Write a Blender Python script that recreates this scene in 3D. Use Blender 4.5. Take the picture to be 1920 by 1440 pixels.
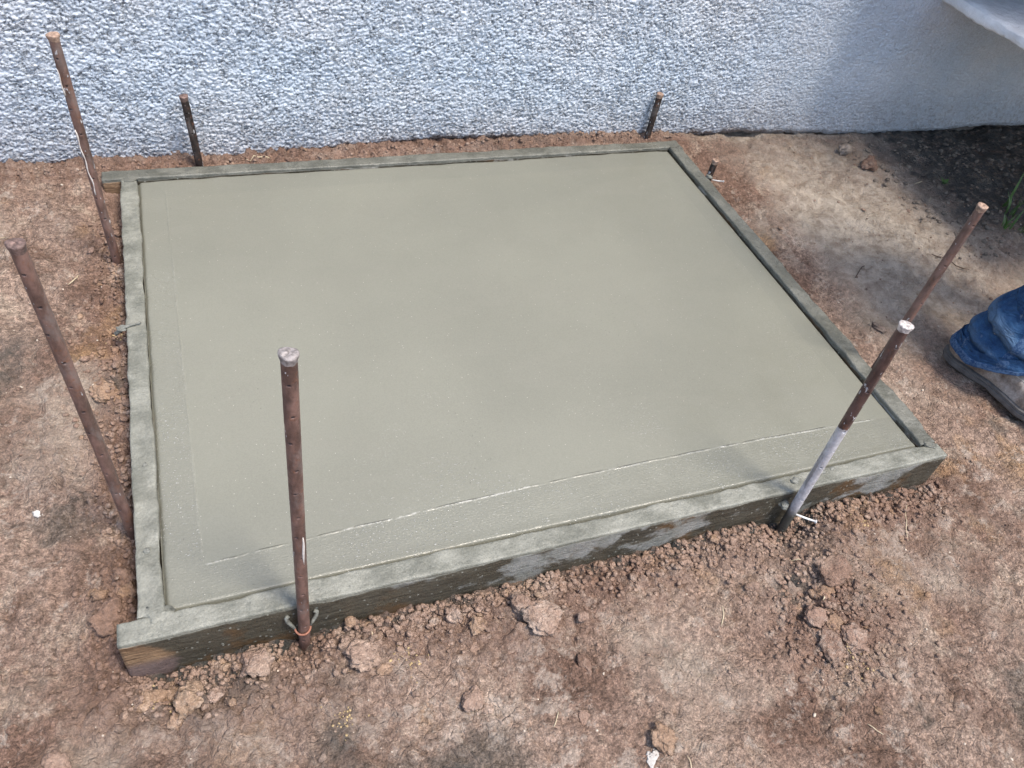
import bpy, math, random
import numpy as np
from mathutils import Vector, Matrix, noise as mn

# ------------------------------------------------------------------ camera, world, sun, exposure
S = bpy.context.scene
for o in list(bpy.data.objects):
    bpy.data.objects.remove(o)
cam_d = bpy.data.cameras.new('camera')
cam = bpy.data.objects.new('camera', cam_d)
S.collection.objects.link(cam)
cam_d.sensor_fit = 'HORIZONTAL'; cam_d.sensor_width = 36; cam_d.lens = 36 * 1500 / 1920
cam_d.clip_start = 0.02; cam_d.clip_end = 2000
Rw = np.array([[0.935, -0.146, 0.323], [-0.326, -0.712, 0.622], [0.139, -0.687, -0.713]])
u_, s_, v_ = np.linalg.svd(Rw); Rw = u_ @ v_
M = Matrix(((Rw[0][0], -Rw[0][1], -Rw[0][2], 0.155), (Rw[1][0], -Rw[1][1], -Rw[1][2], -0.691),
            (Rw[2][0], -Rw[2][1], -Rw[2][2], 1.338), (0, 0, 0, 1)))
cam.matrix_world = M
S.camera = cam
S.render.resolution_x = 1024; S.render.resolution_y = 768
S.view_settings.view_transform = 'Standard'; S.view_settings.look = 'None'
S.view_settings.gamma = 1; S.view_settings.use_curve_mapping = False
S.view_settings.exposure = 1.60

SUN_EL, SUN_AZ = math.radians(66), math.radians(-51)      # azimuth measured from +X towards +Y
world = bpy.data.worlds.new('World'); S.world = world; world.use_nodes = True
wn = world.node_tree
bg = wn.nodes['Background']
sky = wn.nodes.new('ShaderNodeTexSky'); sky.sky_type = 'NISHITA'; sky.sun_disc = False
sky.sun_elevation = SUN_EL; sky.sun_rotation = math.pi / 2 - SUN_AZ
sky.air_density = 1.0; sky.dust_density = 2.5; sky.ozone_density = 1.0; sky.altitude = 200
wn.links.new(sky.outputs[0], bg.inputs[0]); bg.inputs[1].default_value = 0.098
sl = bpy.data.lights.new('sun', 'SUN'); sl.energy = 1.5; sl.angle = math.radians(14); sl.color = (1.0, 0.90, 0.78)
sun = bpy.data.objects.new('sun', sl); S.collection.objects.link(sun)
sd = Vector((math.cos(SUN_EL) * math.cos(SUN_AZ), math.cos(SUN_EL) * math.sin(SUN_AZ), math.sin(SUN_EL)))
sun.rotation_euler = sd.to_track_quat('Z', 'Y').to_euler(); sun.location = (3, 2, 6)

# ------------------------------------------------------------------ numpy noise
def _h(ix, iy, iz, seed):
    h = (ix.astype(np.int64) * 374761393 + iy.astype(np.int64) * 668265263 + iz * 1442695041 + seed * 974634777) & 0xffffffff
    h = ((h ^ (h >> 13)) * 1274126177) & 0xffffffff
    h = (h ^ (h >> 16)) & 0xffffffff
    h = (h * 2246822519) & 0xffffffff
    return ((h ^ (h >> 15)) & 0xffffff) / float(0xffffff)
def grad2(x, y, seed=0):
    ix = np.floor(x); iy = np.floor(y); fx = x - ix; fy = y - iy
    ux = fx * fx * fx * (fx * (fx * 6 - 15) + 10); uy = fy * fy * fy * (fy * (fy * 6 - 15) + 10)
    def g(dx, dy):
        a = _h(ix + dx, iy + dy, 0, seed) * 2 * math.pi
        return np.cos(a) * (fx - dx) + np.sin(a) * (fy - dy)
    return 1.4 * ((g(0, 0) * (1 - ux) + g(1, 0) * ux) * (1 - uy) + (g(0, 1) * (1 - ux) + g(1, 1) * ux) * uy)
def fbm(x, y, sc, octv=4, seed=0, gain=.5):
    r = 0; a = 1; f = sc
    for o in range(octv):
        r = r + a * grad2(x * f + 17.3 * o, y * f - 9.1 * o, seed + o); a *= gain; f *= 2.03
    return r
def worley(x, y, sc, seed=0, jit=1.0):
    x = x * sc; y = y * sc
    ix = np.floor(x); iy = np.floor(y)
    f1 = np.full(x.shape, 9.); f2 = np.full(x.shape, 9.); cid = np.zeros(x.shape)
    for dx in (-1, 0, 1):
        for dy in (-1, 0, 1):
            px = ix + dx + .5 + jit * (_h(ix + dx, iy + dy, 0, seed) - .5)
            py = iy + dy + .5 + jit * (_h(ix + dx, iy + dy, 0, seed + 77) - .5)
            d = np.hypot(px - x, py - y)
            m = d < f1
            f2 = np.where(m, f1, np.minimum(f2, d)); cid = np.where(m, _h(ix + dx, iy + dy, 0, seed + 5), cid)
            f1 = np.where(m, d, f1)
    return f1, f2, cid
def noise3(x, y, z, seed=0):
    ix = np.floor(x); iy = np.floor(y); iz = np.floor(z)
    fx, fy, fz = x - ix, y - iy, z - iz
    s = lambda t: t * t * (3 - 2 * t)
    ux, uy, uz = s(fx), s(fy), s(fz)
    r = 0
    for a in (0, 1):
        for b in (0, 1):
            for c in (0, 1):
                w = (ux if a else 1 - ux) * (uy if b else 1 - uy) * (uz if c else 1 - uz)
                r = r + w * _h(ix + a, iy + b, (iz + c).astype(np.int64), seed)
    return r * 2 - 1
def fbm3(x, y, z, sc, octv=3, seed=0):
    r = 0; a = 1; f = sc
    for o in range(octv):
        r = r + a * noise3(x * f + 5.1 * o, y * f, z * f - 3.3 * o, seed + o); a *= .5; f *= 2.03
    return r
def sstep(a, b, x):
    t = np.clip((x - a) / (b - a), 0, 1); return t * t * (3 - 2 * t)
def gauss(x, y, cx, cy, r):
    return np.exp(-((x - cx) ** 2 + (y - cy) ** 2) / (r * r))

# ------------------------------------------------------------------ object helpers
def tag(o, label=None, cat=None, group=None, kind=None):
    if label: o['label'] = label
    if cat: o['category'] = cat
    if group: o['group'] = group
    if kind: o['kind'] = kind
    return o
def link(name, me, mat=None, parent=None, smooth=True):
    if mat is not None: me.materials.append(mat)
    if smooth: me.polygons.foreach_set('use_smooth', np.ones(len(me.polygons), dtype=bool))
    o = bpy.data.objects.new(name, me); S.collection.objects.link(o)
    if parent is not None: o.parent = parent
    return o
def empty(name, loc=(0, 0, 0), rz=0):
    o = bpy.data.objects.new(name, None); S.collection.objects.link(o)
    o.location = loc; o.rotation_euler = (0, 0, rz); o.empty_display_size = .05
    return o
def mesh_from(co, faces, name='mesh'):
    me = bpy.data.meshes.new(name)
    co = np.asarray(co, dtype=np.float32); faces = np.asarray(faces, dtype=np.int32)
    k = faces.shape[1]
    me.vertices.add(len(co)); me.vertices.foreach_set('co', co.ravel())
    me.loops.add(faces.size); me.loops.foreach_set('vertex_index', faces.ravel())
    me.polygons.add(len(faces)); me.polygons.foreach_set('loop_start', np.arange(0, faces.size, k, dtype=np.int32))
    me.update(calc_edges=True); me.validate()
    return me
def grid_faces(nu, nv, wrap_u=False):
    i = np.arange(nu if wrap_u else nu - 1)[:, None]; j = np.arange(nv - 1)[None, :]
    i2 = (i + 1) % nu
    a = i * nv + j; b = i2 * nv + j; c = i2 * nv + j + 1; d = i * nv + j + 1
    return np.stack([a, b, c, d], -1).reshape(-1, 4)
def attr(me, name, arr):
    a = me.attributes.new(name, 'FLOAT', 'POINT'); a.data.foreach_set('value', np.asarray(arr, dtype=np.float32).ravel())

# ------------------------------------------------------------------ material helpers
class Mat:
    def __init__(s, name):
        s.m = bpy.data.materials.new(name); s.m.use_nodes = True; s.nt = s.m.node_tree
        s.b = s.nt.nodes['Principled BSDF']
    def n(s, t, **kw):
        nd = s.nt.nodes.new('ShaderNode' + t)
        for k, v in kw.items(): setattr(nd, k, v)
        return nd
    def set(s, sock, v):
        if hasattr(v, 'is_linked') or hasattr(v, 'links'): s.nt.links.new(v, sock)
        else:
            if isinstance(v, tuple) and len(v) == 3 and sock.type == 'RGBA': v = (*v, 1)
            sock.default_value = v
    def pos(s):
        if not hasattr(s, '_p'): s._p = s.n('NewGeometry').outputs['Position']
        return s._p
    def obj(s):
        if not hasattr(s, '_o'): s._o = s.n('TexCoord').outputs['Object']
        return s._o
    def mapping(s, v, scale=(1, 1, 1), rot=(0, 0, 0), loc=(0, 0, 0)):
        m = s.n('Mapping'); s.nt.links.new(v, m.inputs[0])
        m.inputs['Scale'].default_value = scale; m.inputs['Rotation'].default_value = rot; m.inputs['Location'].default_value = loc
        return m.outputs[0]
    def noise(s, sc, det=4, rough=.55, v=None, dist=0, col=False):
        t = s.n('TexNoise'); s.nt.links.new(v if v is not None else s.pos(), t.inputs['Vector'])
        t.inputs['Scale'].default_value = sc; t.inputs['Detail'].default_value = det
        t.inputs['Roughness'].default_value = rough; t.inputs['Distortion'].default_value = dist
        return t.outputs[1 if col else 0]
    def vor(s, sc, v=None, feat='F1', out='Distance', rnd=1):
        t = s.n('TexVoronoi', feature=feat); s.nt.links.new(v if v is not None else s.pos(), t.inputs['Vector'])
        t.inputs['Scale'].default_value = sc; t.inputs['Randomness'].default_value = rnd
        return t.outputs[out]
    def ramp(s, v, a, b, lo=0., hi=1.):
        t = s.n('MapRange', interpolation_type='SMOOTHSTEP'); s.set(t.inputs[0], v)
        s.set(t.inputs[1], a); s.set(t.inputs[2], b); s.set(t.inputs[3], lo); s.set(t.inputs[4], hi)
        return t.outputs[0]
    def math(s, op, a, b=0., c=None):
        t = s.n('Math', operation=op); s.set(t.inputs[0], a); s.set(t.inputs[1], b)
        if c is not None: s.set(t.inputs[2], c)
        return t.outputs[0]
    def mix(s, f, a, b):
        t = s.n('Mix', data_type='RGBA'); s.set(t.inputs[0], f); s.set(t.inputs[6], a); s.set(t.inputs[7], b)
        return t.outputs[2]
    def mul(s, a, b):
        t = s.n('Mix', data_type='RGBA', blend_type='MULTIPLY'); t.inputs[0].default_value = 1
        s.set(t.inputs[6], a); s.set(t.inputs[7], b); return t.outputs[2]
    def val(s, col, v):
        t = s.n('HueSaturation'); s.set(t.inputs['Value'], v); s.set(t.inputs['Color'], col); return t.outputs[0]
    def attr(s, name):
        t = s.n('Attribute', attribute_name=name); return t.outputs['Fac']
    def bump(s, h, dist, strength=1., nrm=None):
        t = s.n('Bump'); s.set(t.inputs['Height'], h); t.inputs['Distance'].default_value = dist
        t.inputs['Strength'].default_value = strength
        if nrm is not None: s.nt.links.new(nrm, t.inputs['Normal'])
        return t.outputs[0]
    def out(s, col=None, rough=None, nrm=None, metal=None, spec=None, coat=None, coat_rough=None):
        if col is not None: s.set(s.b.inputs['Base Color'], col)
        if rough is not None: s.set(s.b.inputs['Roughness'], rough)
        if nrm is not None: s.set(s.b.inputs['Normal'], nrm)
        if metal is not None: s.set(s.b.inputs['Metallic'], metal)
        if spec is not None: s.set(s.b.inputs['Specular IOR Level'], spec)
        if coat is not None: s.set(s.b.inputs['Coat Weight'], coat)
        if coat_rough is not None: s.set(s.b.inputs['Coat Roughness'], coat_rough)
        return s.m
def xyz(m, v):
    t = m.n('SeparateXYZ'); m.nt.links.new(v, t.inputs[0]); return t.outputs

# ---- soil
def soil_colour(m):
    c = m.mix(m.ramp(m.noise(3.2, 5, .6), .38, .62), (.245, .155, .114), (.385, .280, .218))
    c = m.mix(m.ramp(m.noise(11, 6, .65, dist=.5), .50, .68, 0, .75), c, (.49, .39, .305))
    c = m.mix(m.ramp(m.noise(6.1, 5, .6, v=m.mapping(m.pos(), loc=(3, 7, 1))), .54, .68, 0, .85), c, (.185, .115, .083))
    c = m.mix(m.ramp(m.noise(4.3, 4, .6, v=m.mapping(m.pos(), loc=(9, 2, 5))), .57, .70, 0, .7), c, (.38, .235, .115))
    c = m.mix(m.ramp(m.noise(5.2, 5, .65, v=m.mapping(m.pos(), loc=(-4, 1, 8))), .56, .66, 0, .7), c, (.150, .128, .105))
    n2 = m.noise(85, 5, .7)
    c = m.val(c, m.ramp(n2, .28, .72, .55, 1.42))
    c = m.val(c, m.ramp(m.noise(300, 4, .75), .3, .7, .62, 1.36))
    c = m.mix(m.ramp(m.math('ADD', m.noise(17, 6, .75, v=m.mapping(m.pos(), loc=(5, 5, 2))), m.math('MULTIPLY', m.noise(2.4, 3, .5), .35)), .72, .82, 0, .55), c, (.60, .51, .43))
    vg = m.n('TexVoronoi'); m.nt.links.new(m.mapping(m.pos(), scale=(1, 1, 1)), vg.inputs['Vector']); vg.inputs['Scale'].default_value = 210
    m.grain = vg.outputs['Distance']; gc = xyz(m, vg.outputs['Color'])[0]
    c = m.val(c, m.ramp(gc, 0, 1, .80, 1.20))
    # pale grit flecks and small ochre flecks
    fl = m.math('LESS_THAN', m.vor(120), .13)
    fl = m.math('MULTIPLY', fl, m.ramp(m.noise(14, 2, .5, v=m.mapping(m.pos(), loc=(1, 1, 4))), .5, .62))
    c = m.mix(m.math('MULTIPLY', fl, .65), c, (.55, .47, .38))
    return c
def make_soil(name, clod=False, tint=None):
    m = Mat(name); c = soil_colour(m)
    if not clod:
        pale = m.attr('pale'); damp_shade = m.attr('damp_shade'); loose = m.attr('loose')
        c2 = m.mix(m.ramp(m.noise(26, 6, .7), .3, .7), (.34, .275, .215), (.66, .575, .475))
        c = m.mix(pale, c, c2)
        c3 = m.mix(m.ramp(m.noise(30, 5, .6), .35, .65), (.17, .102, .075), (.33, .215, .165))
        c = m.mix(m.math('MULTIPLY', loose, .6), c, c3)
        dk = m.math('MULTIPLY', damp_shade, m.ramp(m.noise(40, 5, .6), .3, .55, .35, 1))
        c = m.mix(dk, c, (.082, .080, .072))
        rough = m.math('SUBTRACT', .92, m.math('MULTIPLY', damp_shade, .35))
    else:
        oi = m.n('ObjectInfo')
        c = m.mix(m.ramp(oi.outputs['Random'], 0, 1, 0, .5), c, (.33, .22, .165))
        if tint: c = m.mix(.38, c, m.val(m.mix(m.ramp(m.noise(60, 4, .6), .35, .65), tint, tuple(min(1, t * 1.35) for t in tint)), m.ramp(m.noise(240, 3, .7), .2, .8, .75, 1.25)))
        rough = .92
    h = m.math('ADD', m.noise(70, 8, .72), m.math('MULTIPLY', m.noise(300, 4, .7), .45))
    h = m.math('SUBTRACT', h, m.math('MULTIPLY', m.math('MULTIPLY', m.grain, m.grain), .28))
    cr = m.vor(46, v=m.mapping(m.pos(), scale=(1, 1, 1)), feat='DISTANCE_TO_EDGE')
    h = m.math('ADD', h, m.math('MULTIPLY', m.ramp(cr, 0., .10), m.ramp(m.noise(7, 4, .6), .42, .6, .0, .22)))
    nr = m.bump(h, .015 if not clod else .009, 1.)
    return m.out(c, rough, nr, spec=.25)
M_soil = make_soil('soil')
M_clod = make_soil('clod_soil', True)
M_tan = make_soil('tan_clay', True, (.36, .235, .14))
M_pink = make_soil('pink_clay', True, (.33, .225, .175))
M_brown = make_soil('brown_clay', True, (.20, .130, .098))
M_stone = make_soil('pale_stone', True, (.50, .46, .40))
M_greyst = make_soil('grey_stone', True, (.15, .145, .13))

# ---- wet slab
def make_slab():
    m = Mat('wet_concrete')
    p = m.pos(); X, Y, Z = xyz(m, p)
    wob = m.math('MULTIPLY', m.math('SUBTRACT', m.noise(9, 3, .6), .5), .006)
    def line(coord, at, w):
        d = m.math('ABSOLUTE', m.math('SUBTRACT', m.math('ADD', coord, wob), at))
        return m.ramp(d, 0., w, 1., 0.)
    Yc = m.math('SUBTRACT', Y, m.math('SUBTRACT', m.math('MULTIPLY', X, .065), m.math('MULTIPLY', m.math('MULTIPLY', X, X), .034)))
    lf = m.math('MULTIPLY', line(Yc, .0705, .0030), m.math('MULTIPLY', m.ramp(X, .05, .09), m.ramp(X, 1.47, 1.44)))
    ll = m.math('MULTIPLY', line(X, .062, .0035), m.ramp(Y, .09, .12))
    lb = line(Y, 1.135, .004)
    lr = line(X, 1.452, .004)
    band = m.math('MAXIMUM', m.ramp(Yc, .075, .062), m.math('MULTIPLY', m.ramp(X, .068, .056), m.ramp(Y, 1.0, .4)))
    band2 = m.math('MAXIMUM', m.ramp(Y, 1.13, 1.14), m.ramp(X, 1.448, 1.456))
    big = m.noise(2.1, 4, .5)
    sw = m.noise(3.0, 4, .6, v=m.mapping(p, scale=(1, 3.2, 1), rot=(0, 0, .55)), dist=1.2)
    c = m.mix(m.ramp(big, .35, .65), (.178, .180, .147), (.198, .200, .163))
    c = m.mix(m.ramp(sw, .45, .7, 0, .5), c, (.192, .192, .158))
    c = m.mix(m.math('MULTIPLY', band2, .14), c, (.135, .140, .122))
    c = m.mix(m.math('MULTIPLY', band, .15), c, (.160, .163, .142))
    gl = m.math('MULTIPLY', m.math('MAXIMUM', lf, m.math('MULTIPLY', ll, .12)), m.math('MULTIPLY', m.ramp(m.noise(90, 4, .7), .42, .58), m.ramp(m.noise(6, 4, .65), .42, .60)))
    c = m.mix(m.math('MULTIPLY', gl, .65), c, (.52, .52, .48))  # wet glints along the trowel line painted as broken pale colour
    # cream spots and tiny dark pits
    c = m.mix(m.math('MULTIPLY', m.math('LESS_THAN', m.vor(70), .055), .7), c, (.55, .54, .47))
    pit = m.math('MULTIPLY', m.math('LESS_THAN', m.vor(95, v=m.mapping(p, loc=(3, 3, 0))), .085), m.ramp(m.noise(5, 3, .6, v=m.mapping(p, loc=(8, 1, 0))), .56, .63))
    c = m.mix(m.math('MULTIPLY', pit, .75), c, (.09, .09, .07))
    c = m.val(c, m.ramp(m.noise(420, 2, .6), .25, .75, .93, 1.07))
    wet = m.ramp(m.noise(6, 4, .6), .40, .66)
    rough = m.math('SUBTRACT', m.ramp(wet, 0, 1, .42, .29), m.math('MULTIPLY', m.math('MULTIPLY', band, m.ramp(m.noise(14, 4, .6), .35, .6)), .22))
    fine = m.math('MULTIPLY', m.noise(230, 3, .6), m.ramp(band, 0, 1, .35, .65))
    drag = m.math('MULTIPLY', m.noise(60, 3, .6, v=m.mapping(p, scale=(1, 7, 1), rot=(0, 0, .18))), m.ramp(band, 0, 1, .25, .8))
    h = m.math('ADD', fine, drag)
    h = m.math('ADD', h, m.math('MULTIPLY', m.math('ADD', m.math('ADD', m.math('MULTIPLY', lf, 1.6), m.math('MULTIPLY', ll, .45)), m.math('MULTIPLY', m.math('ADD', lb, lr), .12)), m.ramp(m.noise(20, 4, .6), .35, .65, .1, 1.5)))
    h = m.math('ADD', h, m.math('MULTIPLY', sw, .35))
    h = m.math('SUBTRACT', h, m.math('MULTIPLY', pit, 1.5))
    gz = m.math('MAXIMUM', m.math('MULTIPLY', band, m.ramp(m.noise(11, 4, .6), .42, .58)), m.math('MULTIPLY', m.ramp(m.noise(4.2, 4, .6, v=m.mapping(p, loc=(4, 6, 0))), .54, .66), m.ramp(Y, .62, .1, 0, .8)))
    glint_spot = m.math('MULTIPLY', m.ramp(m.noise(210, 2, .5, v=m.mapping(p, scale=(1, 1.6, 1), rot=(0, 0, .18))), .60, .72), gz)
    h = m.math('ADD', h, m.math('MULTIPLY', glint_spot, 1.0))
    rough = m.math('MULTIPLY', rough, m.ramp(glint_spot, 0, .5, 1, .35))
    c = m.mix(m.math('MULTIPLY', glint_spot, .55), c, (.62, .63, .60))  # sky glints on the wet bumps also painted pale
    nr = m.bump(h, .0011, 1.)
    return m.out(c, rough, nr, spec=.5)
M_slab = make_slab()

# ---- cement smeared timber
def make_board(name, bare=True, wet=1.):
    m = Mat(name); p = m.pos(); X, Y, Z = xyz(m, p)
    nz = xyz(m, m.n('NewGeometry').outputs['Normal'])[2]
    topm = m.math('MAXIMUM', m.ramp(m.math('ADD', Z, m.math('MULTIPLY', m.noise(28, 4, .6), .012)), .1355, .1395), 0)
    coat = m.mix(m.ramp(m.noise(16, 5, .6), .35, .65), (.142, .146, .122), (.235, .238, .204))
    coat = m.mix(m.ramp(m.noise(60, 4, .7, v=m.mapping(p, loc=(2, 5, 2))), .62, .72, 0, .8), coat, (.13, .135, .115))
    coat = m.val(coat, m.ramp(m.noise(300, 3, .6), .25, .75, .85 * wet, 1.15 * wet))
    diag = m.mapping(p, scale=(7, 7, 11), rot=(0, .6, 0))
    grain = m.noise(6, 6, .65, v=m.mapping(p, scale=(2.2, 2.2, 26)))
    dark = m.mix(m.ramp(grain, .3, .7), (.036, .034, .026), (.085, .078, .058))
    dark = m.mix(m.ramp(m.noise(9, 4, .6), .52, .66, 0, .8), dark, (.10, .058, .026))
    dark = m.mix(m.math('LESS_THAN', m.vor(75), .14), dark, (.23, .235, .205))
    smear = m.ramp(m.math('ADD', m.noise(1, 5, .62, v=diag), m.math('MULTIPLY', m.noise(2.2, 3, .5), .35)), .71, .79)
    smear = m.math('MULTIPLY', smear, m.ramp(X, .26, .36))
    side = m.mix(m.math('MULTIPLY', smear, .85), dark, m.mix(m.ramp(m.noise(22, 5, .6), .3, .7), (.20, .21, .19), (.33, .335, .32)))
    if bare:
        bx = m.math('ADD', m.math('ADD', X, m.math('MULTIPLY', m.math('SUBTRACT', Z, .06), m.math('MULTIPLY', m.math('SUBTRACT', Z, .06), 9.))), m.math('MULTIPLY', m.noise(30, 3, .6), .03))
        bm = m.ramp(bx, .030, .010)
        raw = m.mix(m.ramp(m.noise(8, 5, .6, v=m.mapping(p, scale=(2, 2, 30))), .35, .62), (.115, .068, .038), (.30, .20, .12))
        raw = m.mix(m.ramp(Z, .085, .06), raw, (.155, .115, .105))
        side = m.mix(bm, side, raw)
    c = m.mix(topm, side, coat)
    rough = m.ramp(m.noise(20, 4, .6), .3, .7, .22, .52)
    h = m.math('ADD', m.math('ADD', m.noise(90, 6, .65), m.math('MULTIPLY', m.noise(30, 3, .6), .8)), m.math('MULTIPLY', m.math('MULTIPLY', grain, m.math('SUBTRACT', 1., topm)), .8))
    h = m.math('SUBTRACT', h, m.math('MULTIPLY', m.math('LESS_THAN', m.vor(110, v=m.mapping(p, loc=(5, 5, 5))), .13), .6))
    return m.out(c, rough, m.bump(h, .0045, .8), spec=.45)
M_board = make_board('cement_coated_timber')
M_board_wet = make_board('wet_cement_coated_timber', wet=.66)

# ---- stucco
def make_stucco():
    m = Mat('painted_stucco'); p = m.pos(); X, Y, Z = xyz(m, p)
    c = m.mix(m.ramp(m.noise(4, 4, .6), .35, .65), (.62, .715, .82), (.72, .785, .86))
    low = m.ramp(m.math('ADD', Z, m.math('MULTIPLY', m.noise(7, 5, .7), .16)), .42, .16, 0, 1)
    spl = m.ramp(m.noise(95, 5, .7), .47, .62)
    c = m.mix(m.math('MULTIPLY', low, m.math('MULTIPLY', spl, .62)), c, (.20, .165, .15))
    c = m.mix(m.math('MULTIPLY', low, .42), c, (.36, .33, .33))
    rec = m.attr('recess_shade')
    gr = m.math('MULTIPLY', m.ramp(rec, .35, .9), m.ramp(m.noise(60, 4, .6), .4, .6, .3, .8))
    c = m.mix(gr, c, (.085, .09, .10))  # shade between the knobs painted into the stucco colour
    wv = m.n('VectorMath', operation='MULTIPLY_ADD'); m.nt.links.new(m.noise(70, 3, .6, col=True), wv.inputs[0]); wv.inputs[1].default_value = (.022, .022, .022); m.nt.links.new(m.mapping(p, scale=(.8, .8, 1.25)), wv.inputs[2])
    ed = m.vor(88, v=wv.outputs[0], feat='DISTANCE_TO_EDGE')
    ln = m.math('MULTIPLY', m.ramp(ed, .0, .10, 1., 0.), m.ramp(m.noise(38, 5, .7), .44, .60))
    ln = m.math('MULTIPLY', ln, m.ramp(X, 2.1, 1.55, .25, 1.))
    c = m.mix(m.math('MULTIPLY', ln, .72), c, (.10, .105, .12))  # crevice shade drawn as thin dark colour lines
    c = m.mix(m.attr('soiled'), c, (.16, .115, .09))
    c = m.val(c, m.ramp(m.noise(170, 4, .7), .25, .75, .84, 1.10))
    h = m.math('ADD', m.noise(170, 6, .72), m.math('MULTIPLY', m.noise(60, 3, .6), 1.0))
    h = m.math('SUBTRACT', h, m.math('MULTIPLY', ln, .5))
    return m.out(c, m.ramp(m.noise(120, 3, .6), .3, .7, .28, .6), m.bump(h, .006, .9), spec=.5)
M_stucco = make_stucco()
def make_plain(name, col, rough=.6, var=.25, sc=60, bump=.002, metal=0, spec=.4):
    m = Mat(name)
    c = m.val(col, m.ramp(m.noise(sc, 5, .65), .25, .75, 1 - var, 1 + var))
    return m.out(c, rough, m.bump(m.noise(sc * 2.5, 5, .65), bump, .8), metal=metal, spec=spec)
M_found = make_plain('foundation_concrete', (.16, .14, .12), .9, .35, 30, .01)

# ---- stakes
def make_stake_mat(name, rust=1., cem_z=None, splat=.68, base=(.150, .092, .076)):
    m = Mat(name); o = m.obj(); X, Y, Z = xyz(m, o)
    c = m.mix(m.ramp(m.noise(45, 5, .65, v=m.mapping(o, scale=(1, 1, .4))), .35, .65), tuple(b * .62 for b in base), tuple(min(1, b * 1.5) for b in base))
    c = m.mix(m.ramp(m.noise(26, 6, .7, v=m.mapping(o, loc=(1, 2, 3), scale=(1, 1, .5))), .50, .66, 0, .6), c, (.19, .165, .155))
    c = m.mix(m.ramp(m.noise(80, 5, .7, v=m.mapping(o, loc=(6, 2, 3))), .56, .68, 0, .6), c, (.20, .085, .045))
    s1 = m.noise(120, 3, .55, v=m.mapping(o, scale=(1, 1, .45), loc=(4, 4, 4)))
    sp = m.ramp(s1, splat, splat + .03)
    st = m.ramp(m.noise(38, 4, .6, v=m.mapping(o, scale=(1, 1, .16), loc=(7, 3, 1))), splat + .03, splat + .07)
    mk = m.math('MAXIMUM', sp, st)
    cem = m.mix(m.ramp(m.noise(140, 4, .6), .3, .7), (.40, .40, .41), (.60, .60, .62))
    c = m.mix(mk, c, cem)
    if cem_z:
        edge = m.math('ADD', Z, m.math('MULTIPLY', m.math('SUBTRACT', m.noise(60, 3, .6), .5), .02))
        k = m.ramp(edge, cem_z + .002, cem_z - .002)
        gz = m.mix(m.ramp(m.noise(90, 5, .65), .3, .7), (.42, .42, .44), (.62, .62, .65))
        gz = m.mix(m.ramp(m.noise(50, 4, .6, v=m.mapping(o, scale=(1, 1, .12), rot=(.15, 0, 0), loc=(5, 0, 0))), .56, .63, 0, .6), gz, (.12, .11, .11))
        gz = m.mix(m.ramp(Z, .15, .11), gz, (.075, .076, .066))
        c = m.mix(k, c, gz)
    c = m.mix(m.attr('hole'), c, (.006, .005, .005))
    rough = m.ramp(m.noise(70, 3, .6), .3, .7, .38, .62)
    return m.out(c, rough, m.bump(m.math('ADD', m.noise(260, 4, .6), m.math('MULTIPLY', mk, .8)), .0012, .8), metal=.25, spec=.5)
M_st_rust = make_stake_mat('rusty_steel')
M_st_rust2 = make_stake_mat('rusty_steel_spattered', splat=.63)
M_st_dark = make_stake_mat('dark_steel', base=(.024, .017, .015), splat=.63)
M_st_cem = make_stake_mat('steel_dipped_in_cement', cem_z=.378, base=(.085, .050, .043), splat=.62)
def make_head(name, col):
    m = Mat(name); o = m.obj()
    c = m.mix(m.ramp(m.noise(160, 4, .6), .35, .65), tuple(k * .6 for k in col), tuple(min(1, k * 1.3) for k in col))
    return m.out(c, .58, m.bump(m.noise(220, 4, .6), .0015, .9), metal=.2)
M_hd_grey = make_head('hammered_steel', (.27, .245, .235))
M_hd_rust = make_head('hammered_rusty_steel', (.33, .23, .175))
M_hd_pale = make_head('cement_spattered_head', (.50, .46, .44))
M_hd_dark = make_head('hammered_dark_steel', (.17, .115, .10))
M_nail = make_plain('pale_nail', (.72, .72, .70), .45, .15, 200, .0005)
M_wire = make_plain('rusty_wire', (.26, .11, .07), .5, .3, 200, .001)
M_cemlug = make_plain('cement_crusted_steel', (.17, .175, .155), .5, .35, 150, .002)

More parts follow.
